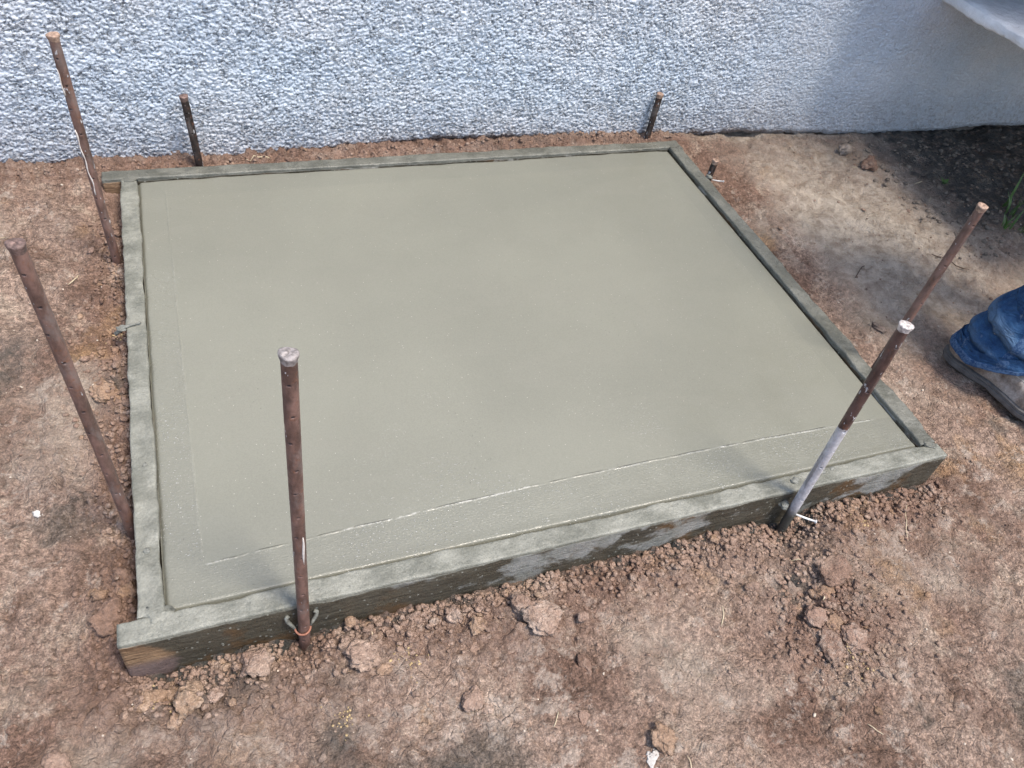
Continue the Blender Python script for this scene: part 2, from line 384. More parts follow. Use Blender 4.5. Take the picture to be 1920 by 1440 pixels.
# ------------------------------------------------------------------ ground
def ax(lo, hi, step, far, g=1.18):
    c = np.arange(lo, hi + step * .5, step)
    L = []; d = step; v = lo
    while v > -far: d *= g; v -= d; L.append(v)
    Rr = []; d = step; v = c[-1]
    while v < far: d *= g; v += d; Rr.append(v)
    return np.array(L[::-1] + list(c) + Rr)
def segs(parts):
    """piecewise spacing: [(start, end, step), ...]"""
    out = []
    for a, b, s in parts: out.append(np.arange(a, b - s * .3, s))
    return np.concatenate(out)
WALL_A, WALL_B = 1.333, -.022         # wall front face: y = A + B x
def wall_y(x): return WALL_A + WALL_B * x
def base_h(x, y):
    gy = np.interp(y, [-6, -1.0, -.3, -.05, .2, .6, .95, 1.15, 1.26, 1.34, 1.6], [.0, .035, .043, .036, .043, .062, .080, .098, .116, .121, .123])
    gr = np.interp(y, [-6, -1.0, -.05, .2, .6, .95, 1.26, 1.6], [.0, .035, .046, .062, .085, .098, .112, .10])
    t = sstep(1.5, 2.1, x)
    h = gy * (1 - t) + gr * t
    # beside the left board the soil sits lower, then a hollow at the back left corner
    h = h - .014 * sstep(-.10, -.045, x) * sstep(.3, .0, np.abs(y - .05)) * (x < 0)
    h = h - .045 * gauss(x, y, -.06, 1.16, .055) - .02 * gauss(x, y, -.05, 1.03, .06)
    h = h + .016 * gauss(x, y, -.12, .62, .09) + .012 * gauss(x, y, -.10, .12, .08)
    # craters and mounds at the stakes and along the front board
    h = h - .030 * gauss(x, y, .195, -.055, .035) + .006 * gauss(x, y, .28, -.12, .06)
    h = h - .026 * gauss(x, y, 1.165, -.055, .05) + .022 * gauss(x, y, 1.30, -.085, .06) + .016 * gauss(x, y, 1.20, -.15, .05)
    h = h - .018 * gauss(x, y, 0.02, -.055, .06) - .02 * gauss(x, y, 1.105, -.195, .028) + .012 * gauss(x, y, .60, -.12, .06)
    h = h + .012 * gauss(x, y, 1.02, -.085, .07) - .008 * gauss(x, y, .72, -.06, .05)
    h = h + .020 * sstep(.35, .75, x) * sstep(1.9, 1.5, x) * sstep(1.22, 1.29, y)
    h = h - .016 * sstep(2.25, 2.6, x) * sstep(1.05, 1.25, y)       # dip beneath the wall end
    return h
def loose_mask(x, y):
    n = fbm(x, y, 9, 3, 41) * .05
    f = sstep(.13, .03, -y + n - .038 + 0 * x) * (y < -.03) * sstep(-.22, -.05, x) * sstep(1.75, 1.55, x)
    l = sstep(.15, .06, -x + n) * (x < 0) * sstep(-.2, -.05, y)
    tr = gauss(x, y, 1.14, -.26, .10) + .8 * gauss(x, y, .50, -.12, .09) + .8 * gauss(x, y, .09, -.12, .09) + .6 * gauss(x, y, 1.3, -.14, .12) + .5 * gauss(x, y, .25, -.2, .1)
    b = sstep(1.24, 1.27, y) * sstep(1.7, 1.5, x) + .5 * gauss(x, y, 1.62, 1.15, .1)
    return np.clip(f + l + tr + b, 0, 1)
def damp_shade_mask(x, y):
    n = fbm(x, y, 14, 4, 91) * .5
    d = gauss(x, y, .02, -.062, .055) + 1.0 * gauss(x, y, .10, -.058, .05) + 1.1 * gauss(x, y, 1.10, -.195, .035) + 1.1 * gauss(x, y, 1.17, -.065, .06)
    d = d + .9 * np.exp(-((y + .05) / .018) ** 2) * sstep(-.1, .0, x) * (x < 1.55) + .8 * gauss(x, y, .215, -.235, .04) + .7 * gauss(x, y, .40, -.33, .04)
    d = d + .8 * gauss(x, y, -.075, .56, .03) + 0.55 * gauss(x, y, -.02, -.27, .05) + .55 * gauss(x, y, -.27, .70, .06)
    d = d + 1.3 * sstep(2.22, 2.6, x) * sstep(.62, .85, y)  # corner below the ledge: its shade painted dark into the soil colour
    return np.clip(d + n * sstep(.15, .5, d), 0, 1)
def pale_mask(x, y):
    n = fbm(x, y, 5, 4, 61)
    p = sstep(1.62, 1.85, x + .05 * n) * sstep(.05, .35, y + .1 * n) * .95
    p = p * (.45 + .85 * gauss(x, y, 1.95, .80, .30) + .2 * n)
    p = p * (1 - sstep(2.35, 2.75, x) * sstep(.6, .9, y)) - .5 * gauss(x, y, 1.7, 1.02, .12) - .3 * gauss(x, y, 1.72, .68, .12)
    q = np.clip(fbm(x, y, 3.1, 3, 66) - .15, 0, 1) * 1.1 * (x < 1.7)
    r = .5 * sstep(1.26, 1.3, y) * sstep(.9, 1.3, x)
    return np.clip(p + q * .6 + r, 0, 1)
def ground_h(x, y, detail=True):
    x = np.asarray(x, float); y = np.asarray(y, float)
    h = base_h(x, y)
    near = sstep(6, 3, np.hypot(x, y))
    h = h + fbm(x, y, 2.6, 3, 3) * .009 * near + fbm(x, y, .25, 3, 4) * .12 * sstep(5, 30, np.hypot(x, y))
    if detail:
        lo = loose_mask(x, y)
        # trodden plates with lifted, broken edges
        pl = fbm(x, y, 9, 4, 12)
        h = h + near * .0065 * np.tanh(pl * 4) * (1 - lo)
        ridg = 1 - np.abs(fbm(x, y, 7, 3, 15)) * 2
        h = h - near * .005 * np.clip(ridg, 0, 1) ** 7 * (1 - lo)
        h = h + near * fbm(x, y, 34, 3, 22) * .0023
        wx = x + .006 * fbm(x, y, 40, 2, 50); wy = y + .006 * fbm(x, y, 40, 2, 51)
        f1, f2, cid = worley(wx, wy, 42, 8)
        lump = (.35 + cid) * np.sqrt(np.clip(1 - (f1 / .62) ** 2, 0, 1))
        spots = sstep(.12, .45, fbm(x, y, 8, 3, 33) + .25 * fbm(x, y, 30, 2, 37))
        h = h + near * lump * (.0115 * lo + .0045 * spots)
        f1, f2, cid = worley(wx, wy, 105, 18)
        h = h + near * (cid > .45) * np.sqrt(np.clip(1 - (f1 / .55) ** 2, 0, 1)) * (.0042 * lo + .0016 + .0018 * spots)
    # flat bed beneath slab and under the wall
    ins = (x > -.012) & (x < 1.532) & (y > -.012) & (y < 1.232)
    h = np.where(ins, -.005, h)
    return h
xs = segs([(-.60, 1.70, .0031), (1.70, 2.5, .0042), (2.5, 3.30, .0068)])
ys = segs([(-.76, -.03, .0031), (-.03, 1.22, .0068), (1.22, 1.40, .0042)])
def extend(c, far, g=1.22):
    L = []; d = c[1] - c[0]; v = c[0]
    while v > -far: d *= g; v -= d; L.append(v)
    Q = []; d = c[-1] - c[-2]; v = c[-1]
    while v < far: d *= g; v += d; Q.append(v)
    return np.array(L[::-1] + list(c) + Q)
xs = extend(xs, 300); ys = extend(ys, 300)
GX, GY = np.meshgrid(xs, ys, indexing='ij')
gx, gy = GX.ravel(), GY.ravel()
gz = ground_h(gx, gy)
me = mesh_from(np.stack([gx, gy, gz], 1), grid_faces(len(xs), len(ys)), 'ground')
attr(me, 'loose', loose_mask(gx, gy)); attr(me, 'damp_shade', damp_shade_mask(gx, gy)); attr(me, 'pale', pale_mask(gx, gy))
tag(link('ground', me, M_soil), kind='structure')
def gh(x, y): return float(ground_h(np.array([x]), np.array([y]))[0])

# ------------------------------------------------------------------ stucco wall
def build_wall():
    us = extend(segs([(-.66, 2.6, .0023), (2.6, 3.3, .005)]), 7, 1.3)
    vs = np.concatenate([segs([(0, .60, .0023)]), .60 + np.cumsum(.0023 * 1.25 ** np.arange(0, 27))])
    vs = vs[vs < 2.45]
    U, V = np.meshgrid(us, vs, indexing='ij')
    zb = np.interp(us, [-9, -.3, .06, .3, .53, .7, .93, 1.27, 1.6, 1.85, 2.07, 2.2, 2.34, 2.54, 2.68, 2.85, 3.1, 7],
                   [.10, .104, .110, .112, .124, .138, .143, .132, .128, .126, .116, .108, .106, .103, .104, .117, .114, .11])
    zb = zb + fbm(us, us * 0, 9, 4, 7) * .006 + fbm(us, us * 0, 55, 2, 9) * .0025
    Z = zb[:, None] + V
    near = sstep(3.5, 2.5, np.abs(U)) * sstep(1.4, .6, V)
    x, z = U.ravel(), Z.ravel()
    wx = x + .006 * fbm(x, z, 75, 3, 3); wz = z + .006 * fbm(x, z, 75, 3, 4)
    right = sstep(1.55, 2.05, x + .25 * (z - .3))
    f1, f2, cid = worley(wx, wz * 1.15, 128, 21)
    knob = np.sqrt(np.clip(1 - (f1 / .78) ** 2, 0, 1)) * (.25 + .9 * cid)
    g1, g2, cid2 = worley(wx * .9, wz * 1.3, 175, 31)
    knob2 = np.sqrt(np.clip(1 - (g1 / .7) ** 2, 0, 1)) * (cid2)
    fl = fbm(x, z, 135, 3, 44)
    rid = np.clip(1 - 4.6 * np.abs(fbm(x * .75, z * 1.7, 62, 2, 47)), 0, 1)
    amp = .0034 * (1 - right) + .0020 * right
    d = amp * (knob * .6 + knob2 * .45 + fl * .75 - rid * 1.05)
    drag = 1 - np.abs(fbm(x, z * 3.2, 10, 3, 55)) * 3
    d = d - .0020 * np.clip(drag, 0, 1) ** 4
    d = d + fbm(x, z, 3, 3, 66) * .005
    # a broken flake lying proud near the foot
    d = d * near.ravel()
    prof = -.010 * np.exp(-(V / .010) ** 2)          # thin, receding foot of the render
    Y = wall_y(x) - d - prof.ravel() * 1.0
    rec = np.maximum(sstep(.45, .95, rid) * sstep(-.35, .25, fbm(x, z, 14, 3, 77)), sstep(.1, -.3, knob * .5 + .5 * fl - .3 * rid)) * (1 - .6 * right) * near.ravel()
    soil = sstep(.028, .004, V.ravel() + .012 * fbm(x, z, 30, 3, 70)) * sstep(2.3, 1.9, x) * .8
    n0 = len(x); nu, nv = len(us), len(vs)
    co = np.stack([x, Y, z], 1)
    F = grid_faces(nu, nv)[:, ::1]
    # back side, top and underside close the wall
    def col(j, yy, zz):
        return np.stack([us, np.full(nu, yy) + WALL_B * us, zz], 1)
    b_bot = np.stack([us, wall_y(us) + .03, zb], 1)
    b_bot2 = np.stack([us, wall_y(us) + .30, zb * 0 + .16], 1)
    b_top = np.stack([us, wall_y(us) + .30, zb + vs[-1]], 1)
    co = np.concatenate([co, b_bot, b_bot2, b_top])
    i = np.arange(nu - 1)
    f0 = np.arange(nu) * nv; ftop = f0 + nv - 1; A = n0 + np.arange(nu); B = A + nu; Cc = B + nu
    q = lambda p, r: np.stack([p[i], r[i], r[i + 1], p[i + 1]], 1)
    F = np.concatenate([F, q(f0, A), q(A, B), q(B, Cc), q(Cc, ftop)])
    me = mesh_from(co, F, 'stucco_wall')
    z3 = np.zeros(nu * 3)
    attr(me, 'recess_shade', np.concatenate([rec, z3])); attr(me, 'soiled', np.concatenate([soil, z3]))
    w = empty('stucco_wall', (1.2, wall_y(1.2), 0))
    tag(w, 'pale blue white house wall with coarse knobbly stucco rising behind the wet slab', 'wall')
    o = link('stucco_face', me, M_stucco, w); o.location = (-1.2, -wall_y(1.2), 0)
    # foundation set back below the render
    xs_ = np.linspace(-7, 8, 400); zs_ = np.linspace(-.2, .2, 20)
    Ux, Vz = np.meshgrid(xs_, zs_, indexing='ij')
    yy = wall_y(Ux) + .034 + .012 * fbm(Ux, Vz, 14, 3, 5)
    me = mesh_from(np.stack([Ux.ravel(), yy.ravel(), Vz.ravel()], 1), grid_faces(400, 20), 'foundation')
    o = link('foundation', me, M_found, w); o.location = (-1.2, -wall_y(1.2), 0)
build_wall()

# white ledge of the wall at the upper right, plus unseen dark blocks added to shade the wall
def rounded_block(name, x0, x1, y0, y1, z0, z1, r, step, seed, mat, parent, amp=.003):
    cx, cy, cz = (x0 + x1) / 2, (y0 + y1) / 2, (z0 + z1) / 2
    hx, hy, hz = (x1 - x0) / 2, (y1 - y0) / 2, (z1 - z0) / 2
    cos, fs, off = [], [], 0
    def face(axis, sgn):
        nonlocal off
        dims = [hx, hy, hz]; a, b = [(1, 2), (2, 0), (0, 1)][axis]
        na = max(2, int(2 * dims[a] / step) + 1); nb = max(2, int(2 * dims[b] / step) + 1)
        ua = np.linspace(-dims[a], dims[a], na); ub = np.linspace(-dims[b], dims[b], nb)
        A, B = np.meshgrid(ua, ub, indexing='ij')
        P = np.zeros((A.size, 3)); P[:, a] = A.ravel(); P[:, b] = B.ravel(); P[:, axis] = sgn * dims[axis]
        f = grid_faces(na, nb)
        if sgn < 0: f = f[:, ::-1]
        cos.append(P); fs.append(f + off); off += len(P)
    for axn in range(3):
        for sg in (-1, 1): face(axn, sg)
    P = np.concatenate(cos); H3 = np.array([hx, hy, hz])
    inner = np.clip(P, -(H3 - r), H3 - r); d = P - inner
    L = np.linalg.norm(d, axis=1, keepdims=True); L[L == 0] = 1
    nrm = d / L; Q = inner + nrm * r
    W = Q + np.array([cx, cy, cz])
    Q = Q + nrm * (amp * fbm3(W[:, 0], W[:, 1], W[:, 2], 70, 3, seed) + amp * 1.6 * fbm3(W[:, 0], W[:, 1], W[:, 2], 9, 2, seed + 9))[:, None]
    me = mesh_from(Q + np.array([cx, cy, cz]), np.concatenate(fs), name)
    attr(me, 'recess_shade', np.zeros(len(Q))); attr(me, 'soiled', np.zeros(len(Q)))
    return link(name, me, mat, parent)
M_ledge = make_plain('smooth_white_plaster', (.86, .88, .90), .6, .12, 14, .012)
M_shade_block = make_plain('dark_shade_block', (.05, .032, .022), .7, .3, 20, .003)
lg = tag(empty('stucco_ledge', (0, 0, 0)), 'white plaster ledge jutting from the wall above the shaded corner, top right', 'ledge')
rounded_block('ledge_slab', 2.385, 4.3, .36, 1.40, .565, .600, .016, .012, 5, M_ledge, lg)
rounded_block('shade_block', 2.76, 4.3, .30, .978, .590, 3.6, .01, .05, 8, M_shade_block, lg)  # this block and the next are unseen, added to cast the corner's shade
rounded_block('shade_block', 2.25, 4.3, .98, 1.40, .88, 3.6, .01, .05, 18, M_shade_block, lg)

# ------------------------------------------------------------------ slab
def build_slab():
    bx = lambda a, b: a
    n = lambda lo, hi, k: np.linspace(lo, hi, k)
    ex = np.concatenate([[0, .0012, .0025, .004, .006, .0085, .012], np.arange(.017, 1.505, .006), [1.508, 1.5115, 1.514, 1.516, 1.5175, 1.5188, 1.52]])
    ey = np.concatenate([[0, .0010, .0020, .0030, .0042, .0055, .0070, .0085, .010, .0115, .0135], np.arange(.017, 1.199, .006), [1.204, 1.2075, 1.210, 1.212, 1.2135, 1.2148, 1.216]])
    X, Y = np.meshgrid(ex, ey, indexing='ij'); x, y = X.ravel(), Y.ravel()
    dl, dr, df, db = x, 1.52 - x, y, 1.216 - y
    wl = 1 + .35 * fbm(x, y, 12, 2, 2); 
    z = np.full(x.shape, .1345)
    z -= .0075 * np.exp(-(dl / (.0045 * wl)) ** 2)
    z -= .0105 * np.exp(-(dr / .0065) ** 2) + .002 * sstep(.05, 0, dr)
    z -= .0095 * np.exp(-(db / (.0060 * wl)) ** 2)
    z -= .0170 * np.exp(-((df - .0028) / .0024) ** 2)
    z += .0016 * sstep(.03, 0, df)                     # fills to the board at the front
    z += .0006 * np.exp(-((df - .012) / .0045) ** 2) * (1 + .35 * fbm(x, y, 30, 2, 8))
    z += -.0006 * sstep(.076, .064, df - .065 * x + .034 * x * x) - .0005 * sstep(.068, .056, dl)
    z += fbm(x, y, 2.2, 3, 1) * .0009 + fbm(x, y, 14, 3, 6) * .00035
    me = mesh_from(np.stack([x, y, z], 1), grid_faces(len(ex), len(ey)), 'slab')
    # skirt
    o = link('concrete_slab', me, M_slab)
    tag(o, 'freshly poured smooth grey green wet concrete slab inside the timber form', 'slab')
    return o
build_slab()

# ------------------------------------------------------------------ form boards
def board(name, a, b, off, lab, seed, top=.140, bot=-.02, amp=.0016, parent=None, th=.038, ragged=0., mat=None):
    """a->b runs along the inner top edge; off is the outward unit normal"""
    a = np.array(a, float); b = np.array(b, float); L = np.linalg.norm(b - a); t = (b - a) / L; nrm = np.array(off, float)
    prof = []
    r = .0035
    zz = np.concatenate([np.linspace(bot, top - .03, 7), np.linspace(top - .024, top - r, 6)])
    for z in zz: prof.append((th, z, 0))
    for k in (.3, .7): prof.append((th - r + r * math.cos(k * math.pi / 2), top - r + r * math.sin(k * math.pi / 2), 1))
    for q in np.linspace(th - r, r, 11): prof.append((q, top, 1))
    for k in (.3, .7): prof.append((r - r * math.sin(k * math.pi / 2), top - r + r * math.cos(k * math.pi / 2), 1))
    for z in np.concatenate([np.linspace(top - r, top - .024, 5), [top - .05, top - .1, bot]]): prof.append((0., z, 0))
    prof = np.array(prof); m = len(prof)
    ns = int(L / .0055) + 1; s = np.linspace(0, L, ns)
    Sg, K = np.meshgrid(s, np.arange(m), indexing='ij')
    pu, pz, pt = prof[K, 0], prof[K, 1], prof[K, 2]
    px = a[0] + t[0] * Sg + nrm[0] * pu; py = a[1] + t[1] * Sg + nrm[1] * pu
    n1 = fbm3(px.ravel(), py.ravel(), pz.ravel(), 38, 3, seed).reshape(px.shape)
    n2 = fbm3(px.ravel(), py.ravel(), pz.ravel(), 9, 2, seed + 4).reshape(px.shape)
    n3 = np.clip(fbm3(px.ravel(), py.ravel(), pz.ravel(), 120, 2, seed + 7).reshape(px.shape) - .35, 0, 1)
    pz = pz + pt * (amp * n1 + amp * .9 * n2 + n3 * .0022)
    outw = (pu - th / 2) / (th / 2)
    d = outw * (amp * .7 * n1 + amp * 1.2 * n2 + ragged * .003 * np.abs(n2) * (pz > top - .02))
    px = px + nrm[0] * d; py = py + nrm[1] * d
    co = np.stack([px.ravel(), py.ravel(), pz.ravel()], 1)
    F = grid_faces(ns, m)
    # end caps
    c0 = len(co); cen0 = co[:m].mean(0); cen1 = co[-m:].mean(0)
    co = np.concatenate([co, [cen0, cen1]])
    e = np.arange(m - 1)
    T0 = np.stack([np.full(m - 1, c0), e, e + 1, e + 1], 1); T1 = np.stack([np.full(m - 1, c0 + 1), (ns - 1) * m + e + 1, (ns - 1) * m + e, (ns - 1) * m + e], 1)
    me = bpy.data.meshes.new(name)
    fl = [tuple(f) for f in F] + [(int(q[0]), int(q[1]), int(q[2])) for q in T0] + [(int(q[0]), int(q[1]), int(q[2])) for q in T1]
    me.from_pydata(co.tolist(), [], fl)
    o = link(name, me, mat or M_board, parent)
    for p in list(me.polygons)[-2 * (m - 1):]: p.use_smooth = False
    if lab: o['label'] = lab
    return o
form = tag(empty('timber_form', (0, 0, 0)), 'rectangular timber form of four cement smeared boards holding the wet slab', 'formwork')
board('form_board', (-.067, 0), (1.560, 0), (0, -1), 'front board with wet dark outer face, bare brown wood at its left end and pale cement smears', 3, parent=form, bot=-.03, amp=.0017)
board('form_board', (0, 1.2175), (0, .0015), (-1, 0), 'left board with lumpy grey cement crust on its top edge', 13, parent=form, amp=.0020, top=.1395)
board('form_board', (-.080, 1.218), (1.562, 1.218), (0, 1), 'back board next to the stucco wall, overhanging at its left end', 23, parent=form, amp=.0012, top=.1402, mat=M_board_wet)
board('form_board', (1.521, .0015), (1.521, 1.2165), (1, 0), 'right board with a thin ragged cement film', 33, parent=form, amp=.0017, top=.1412, ragged=1., mat=M_board_wet)

# ------------------------------------------------------------------ generic tube / lumps
def tube_mesh(pts, rad, seg=8, name='tube', caps=True):
    pts = [Vector(p) for p in pts]; n = len(pts)
    if not hasattr(rad, '__len__'): rad = [rad] * n
    co, F = [], []
    up = Vector((0, 0, 1))
    prev = None
    for i, p in enumerate(pts):
        t = (pts[min(i + 1, n - 1)] - pts[max(i - 1, 0)]).normalized()
        if prev is None:
            a = t.cross(up if abs(t.z) < .9 else Vector((1, 0, 0))).normalized()
        else: a = (prev - t * prev.dot(t)).normalized()
        prev = a; b = t.cross(a)
        for k in range(seg):
            th = 2 * math.pi * k / seg
            co.append(p + (a * math.cos(th) + b * math.sin(th)) * rad[i])
    for i in range(n - 1):
        for k in range(seg):
            k2 = (k + 1) % seg
            F.append((i * seg + k, i * seg + k2, (i + 1) * seg + k2, (i + 1) * seg + k))
    if caps:
        F.append(tuple(range(seg))[::-1]); F.append(tuple((n - 1) * seg + k for k in range(seg)))
    me = bpy.data.meshes.new(name); me.from_pydata([tuple(c) for c in co], [], F); me.update()
    return me
import bmesh
def ico(sub):
    bm = bmesh.new(); bmesh.ops.create_icosphere(bm, subdivisions=sub, radius=1.0)
    v = np.array([q.co[:] for q in bm.verts]); f = np.array([[q.index for q in g.verts] for g in bm.faces]); bm.free()
    return v, f
ICO = {k: ico(k) for k in (1, 2, 3, 4)}
def rock_mesh(size, seed, sub=3, rough=.25, angular=.6, flat=(1, 1, .6)):
    v, f = ICO[sub]; v = v.copy(); rs = np.random.RandomState(seed)
    # chop by random planes for angular faces, then noise
    for k in range(int(10 * angular) + 4):
        nn = rs.normal(size=3); nn /= np.linalg.norm(nn); d = rs.uniform(.62, .92)
        s = v @ nn; m = s > d; v[m] -= np.outer(s[m] - d, nn) * .9
    o = seed * 3.7
    r = 1 + rough * fbm3(v[:, 0] + o, v[:, 1], v[:, 2], 1.6, 3, seed)
    r = r + .17 * fbm3(v[:, 0] + o, v[:, 1], v[:, 2], 4.5, 3, seed + 1) + (.07 * fbm3(v[:, 0] + o, v[:, 1], v[:, 2], 14, 2, seed + 2) if sub > 2 else 0)
    v = v * r[:, None] * np.array(flat) * size
    me = mesh_from(v, f, 'lump'); return me

# ------------------------------------------------------------------ stakes
def stake_mesh(L, seed, holes=True, r=.0095, face=0.):
    """tube of length L with real nail holes pressed in; local z runs up from the foot"""
    zs = [0.]; hl = []
    z = L - .040; k = 0
    while z > .04 and holes:
        hl.append((z, face + (0, .35, -.25, .5)[k % 4] + (math.pi / 2 if k % 2 and False else 0))); z -= .0255 * (1.9 if k % 2 else 2.1); k += 1
    base = list(np.linspace(0, L, int(L / .012) + 2))
    for hz, _ in hl: base += list(hz + np.linspace(-.0032, .0032, 7))
    zs = np.array(sorted(set(np.round(base, 5)))); seg = 48
    th = np.arange(seg) / seg * 2 * math.pi
    T, Zz = np.meshgrid(th, zs, indexing='ij'); hole = np.zeros(T.shape)
    rr = np.full(T.shape, r)
    for hz, a in hl:
        da = (T - a + math.pi) % (2 * math.pi) - math.pi
        d = np.hypot(da * r, Zz - hz); m = d < .0021
        hole[m] = 1; rr[m] = r * .45
    rr = rr + .00018 * noise3(np.cos(T) * 3, np.sin(T) * 3, Zz * 90, seed) * (hole == 0)
    bend = .0035 * np.sin(Zz / L * 2.2 + seed)
    co = np.stack([rr * np.cos(T) + bend, rr * np.sin(T) + bend * .5, Zz], -1).reshape(-1, 3)
    me = mesh_from(co, grid_faces(seg, len(zs), True), 'shaft')
    attr(me, 'hole', hole.ravel())
    return me, (float(.0035 * math.sin(2.2 + seed)), float(.00175 * math.sin(2.2 + seed)))
def head_mesh(seed, R=.0120, h=.011):
    """mushroomed hammered head: flared collar and dented cap"""
    seg = 40; prof = [(.0094, -h), (.0100, -h * .6), (.0108, -h * .3), (R * .98, -.0014), (R, 0), (R * .97, .0016), (R * .80, .0024), (R * .5, .0027), (R * .2, .0024), (.0002, .0022)]
    rs = np.random.RandomState(seed); co = []
    ph = rs.uniform(0, 6, 4)
    for rr, z in prof:
        for k in range(seg):
            a = 2 * math.pi * k / seg
            q = 1 + (.05 * math.sin(2 * a + ph[0]) + .035 * math.sin(3 * a + ph[1]) + .02 * math.sin(7 * a + ph[2])) * (1 if rr > .0105 else .3)
            dz = .0007 * math.sin(2 * a + ph[3]) + (.0006 * math.sin(5 * rr / R * 3 + 4 * a) if z > .002 else 0)
            co.append((rr * q * math.cos(a), rr * q * math.sin(a), z + dz))
    n = len(prof); i = np.arange(n - 1)[:, None]; k = np.arange(seg)[None]; k2 = (k + 1) % seg
    F = np.stack([i * seg + k, i * seg + k2, (i + 1) * seg + k2, (i + 1) * seg + k], -1).reshape(-1, 4)
    return mesh_from(np.array(co), F, 'head')
def stake(foot, top, mat, headmat, label, seed, R=.0113, face=-1.9, sink=.05):
    foot = Vector(foot); top = Vector(top)
    ax_ = (top - foot).normalized(); root = empty('form_stake', foot)
    root.rotation_mode = 'QUATERNION'; root.rotation_quaternion = Vector((0, 0, 1)).rotation_difference(ax_)
    L = (top - foot).length
    tag(root, label, 'stake', 'steel form stakes round the slab')
    me, (bx, by) = stake_mesh(L + sink - .001, seed, face=face)
    o = link('shaft', me, mat, root); o.location = (0, 0, -sink)
    h = link('stake_head', head_mesh(seed, R), headmat, root); h.location = (bx, by, L)
    return root
def nail(root, p, d, length, r=.0017):
    p = Vector(p); d = Vector(d).normalized(); q = p + d * length
    me = tube_mesh([p, p + d * length * .5 + Vector((0, 0, -.0006)), q - d * .0012, q - d * .0011, q], [r, r, r, r * 2, r * 2], 10)
    o = link('nail', me, M_nail, root)
    return o
s1 = stake((-.056, .218, .035), (-.066, .216, .689), M_st_rust, M_hd_dark, 'tall rusty stake by the left board nearer the camera, with a dark mushroomed head', 1)
s2 = stake((.197, -.0495, .0), (.217, -.043, .703), M_st_rust, M_hd_grey, 'tall rusty stake in front of the slab with a wire ring round its foot', 2, R=.0113)
s3 = stake((1.168, -.0560, .02), (1.159, -.042, .589), M_st_cem, M_hd_pale, 'stake at the right of the front board, lower half coated in pale grey cement', 3, R=.0116)
s4 = stake((1.594, .244, .05), (1.597, .246, .576), M_st_rust, M_hd_rust, 'clean rusty stake outside the right board beside the denim leg', 4)
s5 = stake((-.056, .960, .05), (-.069, .957, .611), M_st_rust2, M_hd_rust, 'tall rusty stake by the far end of the left board with white paint drips', 5, R=.0116)
s6 = stake((.152, 1.2755, .08), (.135, 1.285, .315), M_st_dark, M_hd_dark, 'short dark speckled stake between the wall and the left part of the back board', 6, R=.0112)
s7 = stake((1.463, 1.2725, .08), (1.475, 1.279, .284), M_st_dark, M_hd_rust, 'short blackish stake between the wall and the right end of the back board', 7, R=.0110)
s8 = stake((1.578, 1.062, .06), (1.592, 1.069, .180), M_st_dark, M_hd_rust, 'stubby stake barely higher than the right board, with a white nail below it', 8, R=.0110)
# drips of pale paint on the left far stake (thin raised runs)
def drip(root, pts, r):
    link('paint_drip', tube_mesh(pts, r, 8), M_drip, root)
M_drip = make_plain('dried_pale_cement', (.60, .56, .52), .6, .12, 200, .0005)
def on_shaft(a, z, r=.0096): return (r * math.cos(a), r * math.sin(a), z)
drip(s5, [on_shaft(-2.2 + .10 * math.sin(k * 1.3), .50 - k * .0085) for k in range(7)], [.0006, .0009, .0011, .0010, .0011, .0013, .0018])
drip(s5, [on_shaft(-2.35 + .16 * math.sin(k * 1.1) + k * .03, .375 - k * .0095) for k in range(17)], [.0008 + .0009 * abs(math.sin(k * .9)) for k in range(17)])
drip(s2, [on_shaft(-1.1 + .05 * math.sin(k), .355 - k * .010) for k in range(8)], [.0006, .0013, .0018, .0020, .0019, .0016, .0010, .0004])
# wire ring with two lugs on the front stake
def ring(root, R, r, z, tilt, mat, name):
    pts = [Vector((R * math.cos(a), R * math.sin(a), z + tilt * math.sin(a))) for a in np.linspace(math.pi * 1.0, math.pi * 2.0, 17)]
    return link(name, tube_mesh(pts, r, 8), mat, root)
ring(s2, .0125, .0018, .086, .004, M_wire, 'wire_ring')
for sx in (-1, 1):
    pts = [(sx * .0125, -.001, .088), (sx * .018, .003, .095), (sx * .023, .006, .103), (sx * .0245, .008, .111), (sx * .020, .010, .114)]
    link('wire_end', tube_mesh(pts, [.0022, .0032, .0036, .0034, .0042], 10), M_cemlug, root if False else s2)
nail(s3, (.005, -.008, .068), (1, -.55, -.25), .045, .0021)
nail(s8, (.010, -.006, .060), (1, -.45, .12), .036, .0018)
# cement gobs where the nailed stakes meet the boards
def gob(p, size, seed, label, mat=M_cemlug, flat=(1, 1, .6)):
    o = link('cement_gob', rock_mesh(size, seed, 3, .3, .2, flat), mat); o.location = p
    tag(o, label, 'cement gob'); return o
gob((1.146, -.043, .105), .012, 3, 'dark wet cement gob wedged between the cement coated stake and front board')
gob((1.569, 1.045, .140), .009, 5, 'cement gob on the right board in front of the stubby stake', flat=(1, 1.3, .5))
gob((1.175, -.016, .1395), .007, 6, 'small cement crumb on the front board just left of the cement coated stake', flat=(1.6, 1, .6))
gob((1.245, -.008, .1395), .006, 7, 'elongated cement crumb on the front board just right of the cement coated stake', flat=(2.4, 1, .5))
gob((1.275, -.007, .1395), .004, 9, 'tiny cement crumb on the front board, rightmost by the cement coated stake', flat=(1.6, 1, .5))
gob((-.020, .120, .140), .0055, 10, 'grey crumb on the lumpy left board near its front corner')
gob((-.016, .300, .140), .0048, 11, 'grey crumb on the left board beside the nearer left stake')
gob((-.012, -.001, .1385), .020, 31, 'flat cement smear over the front left corner joint of the form', M_board, (1.2, .9, .16))
gob((1.540, .002, .1395), .014, 32, 'flat cement smear over the front right corner joint of the form', M_board_wet, (1.2, 1., .14))
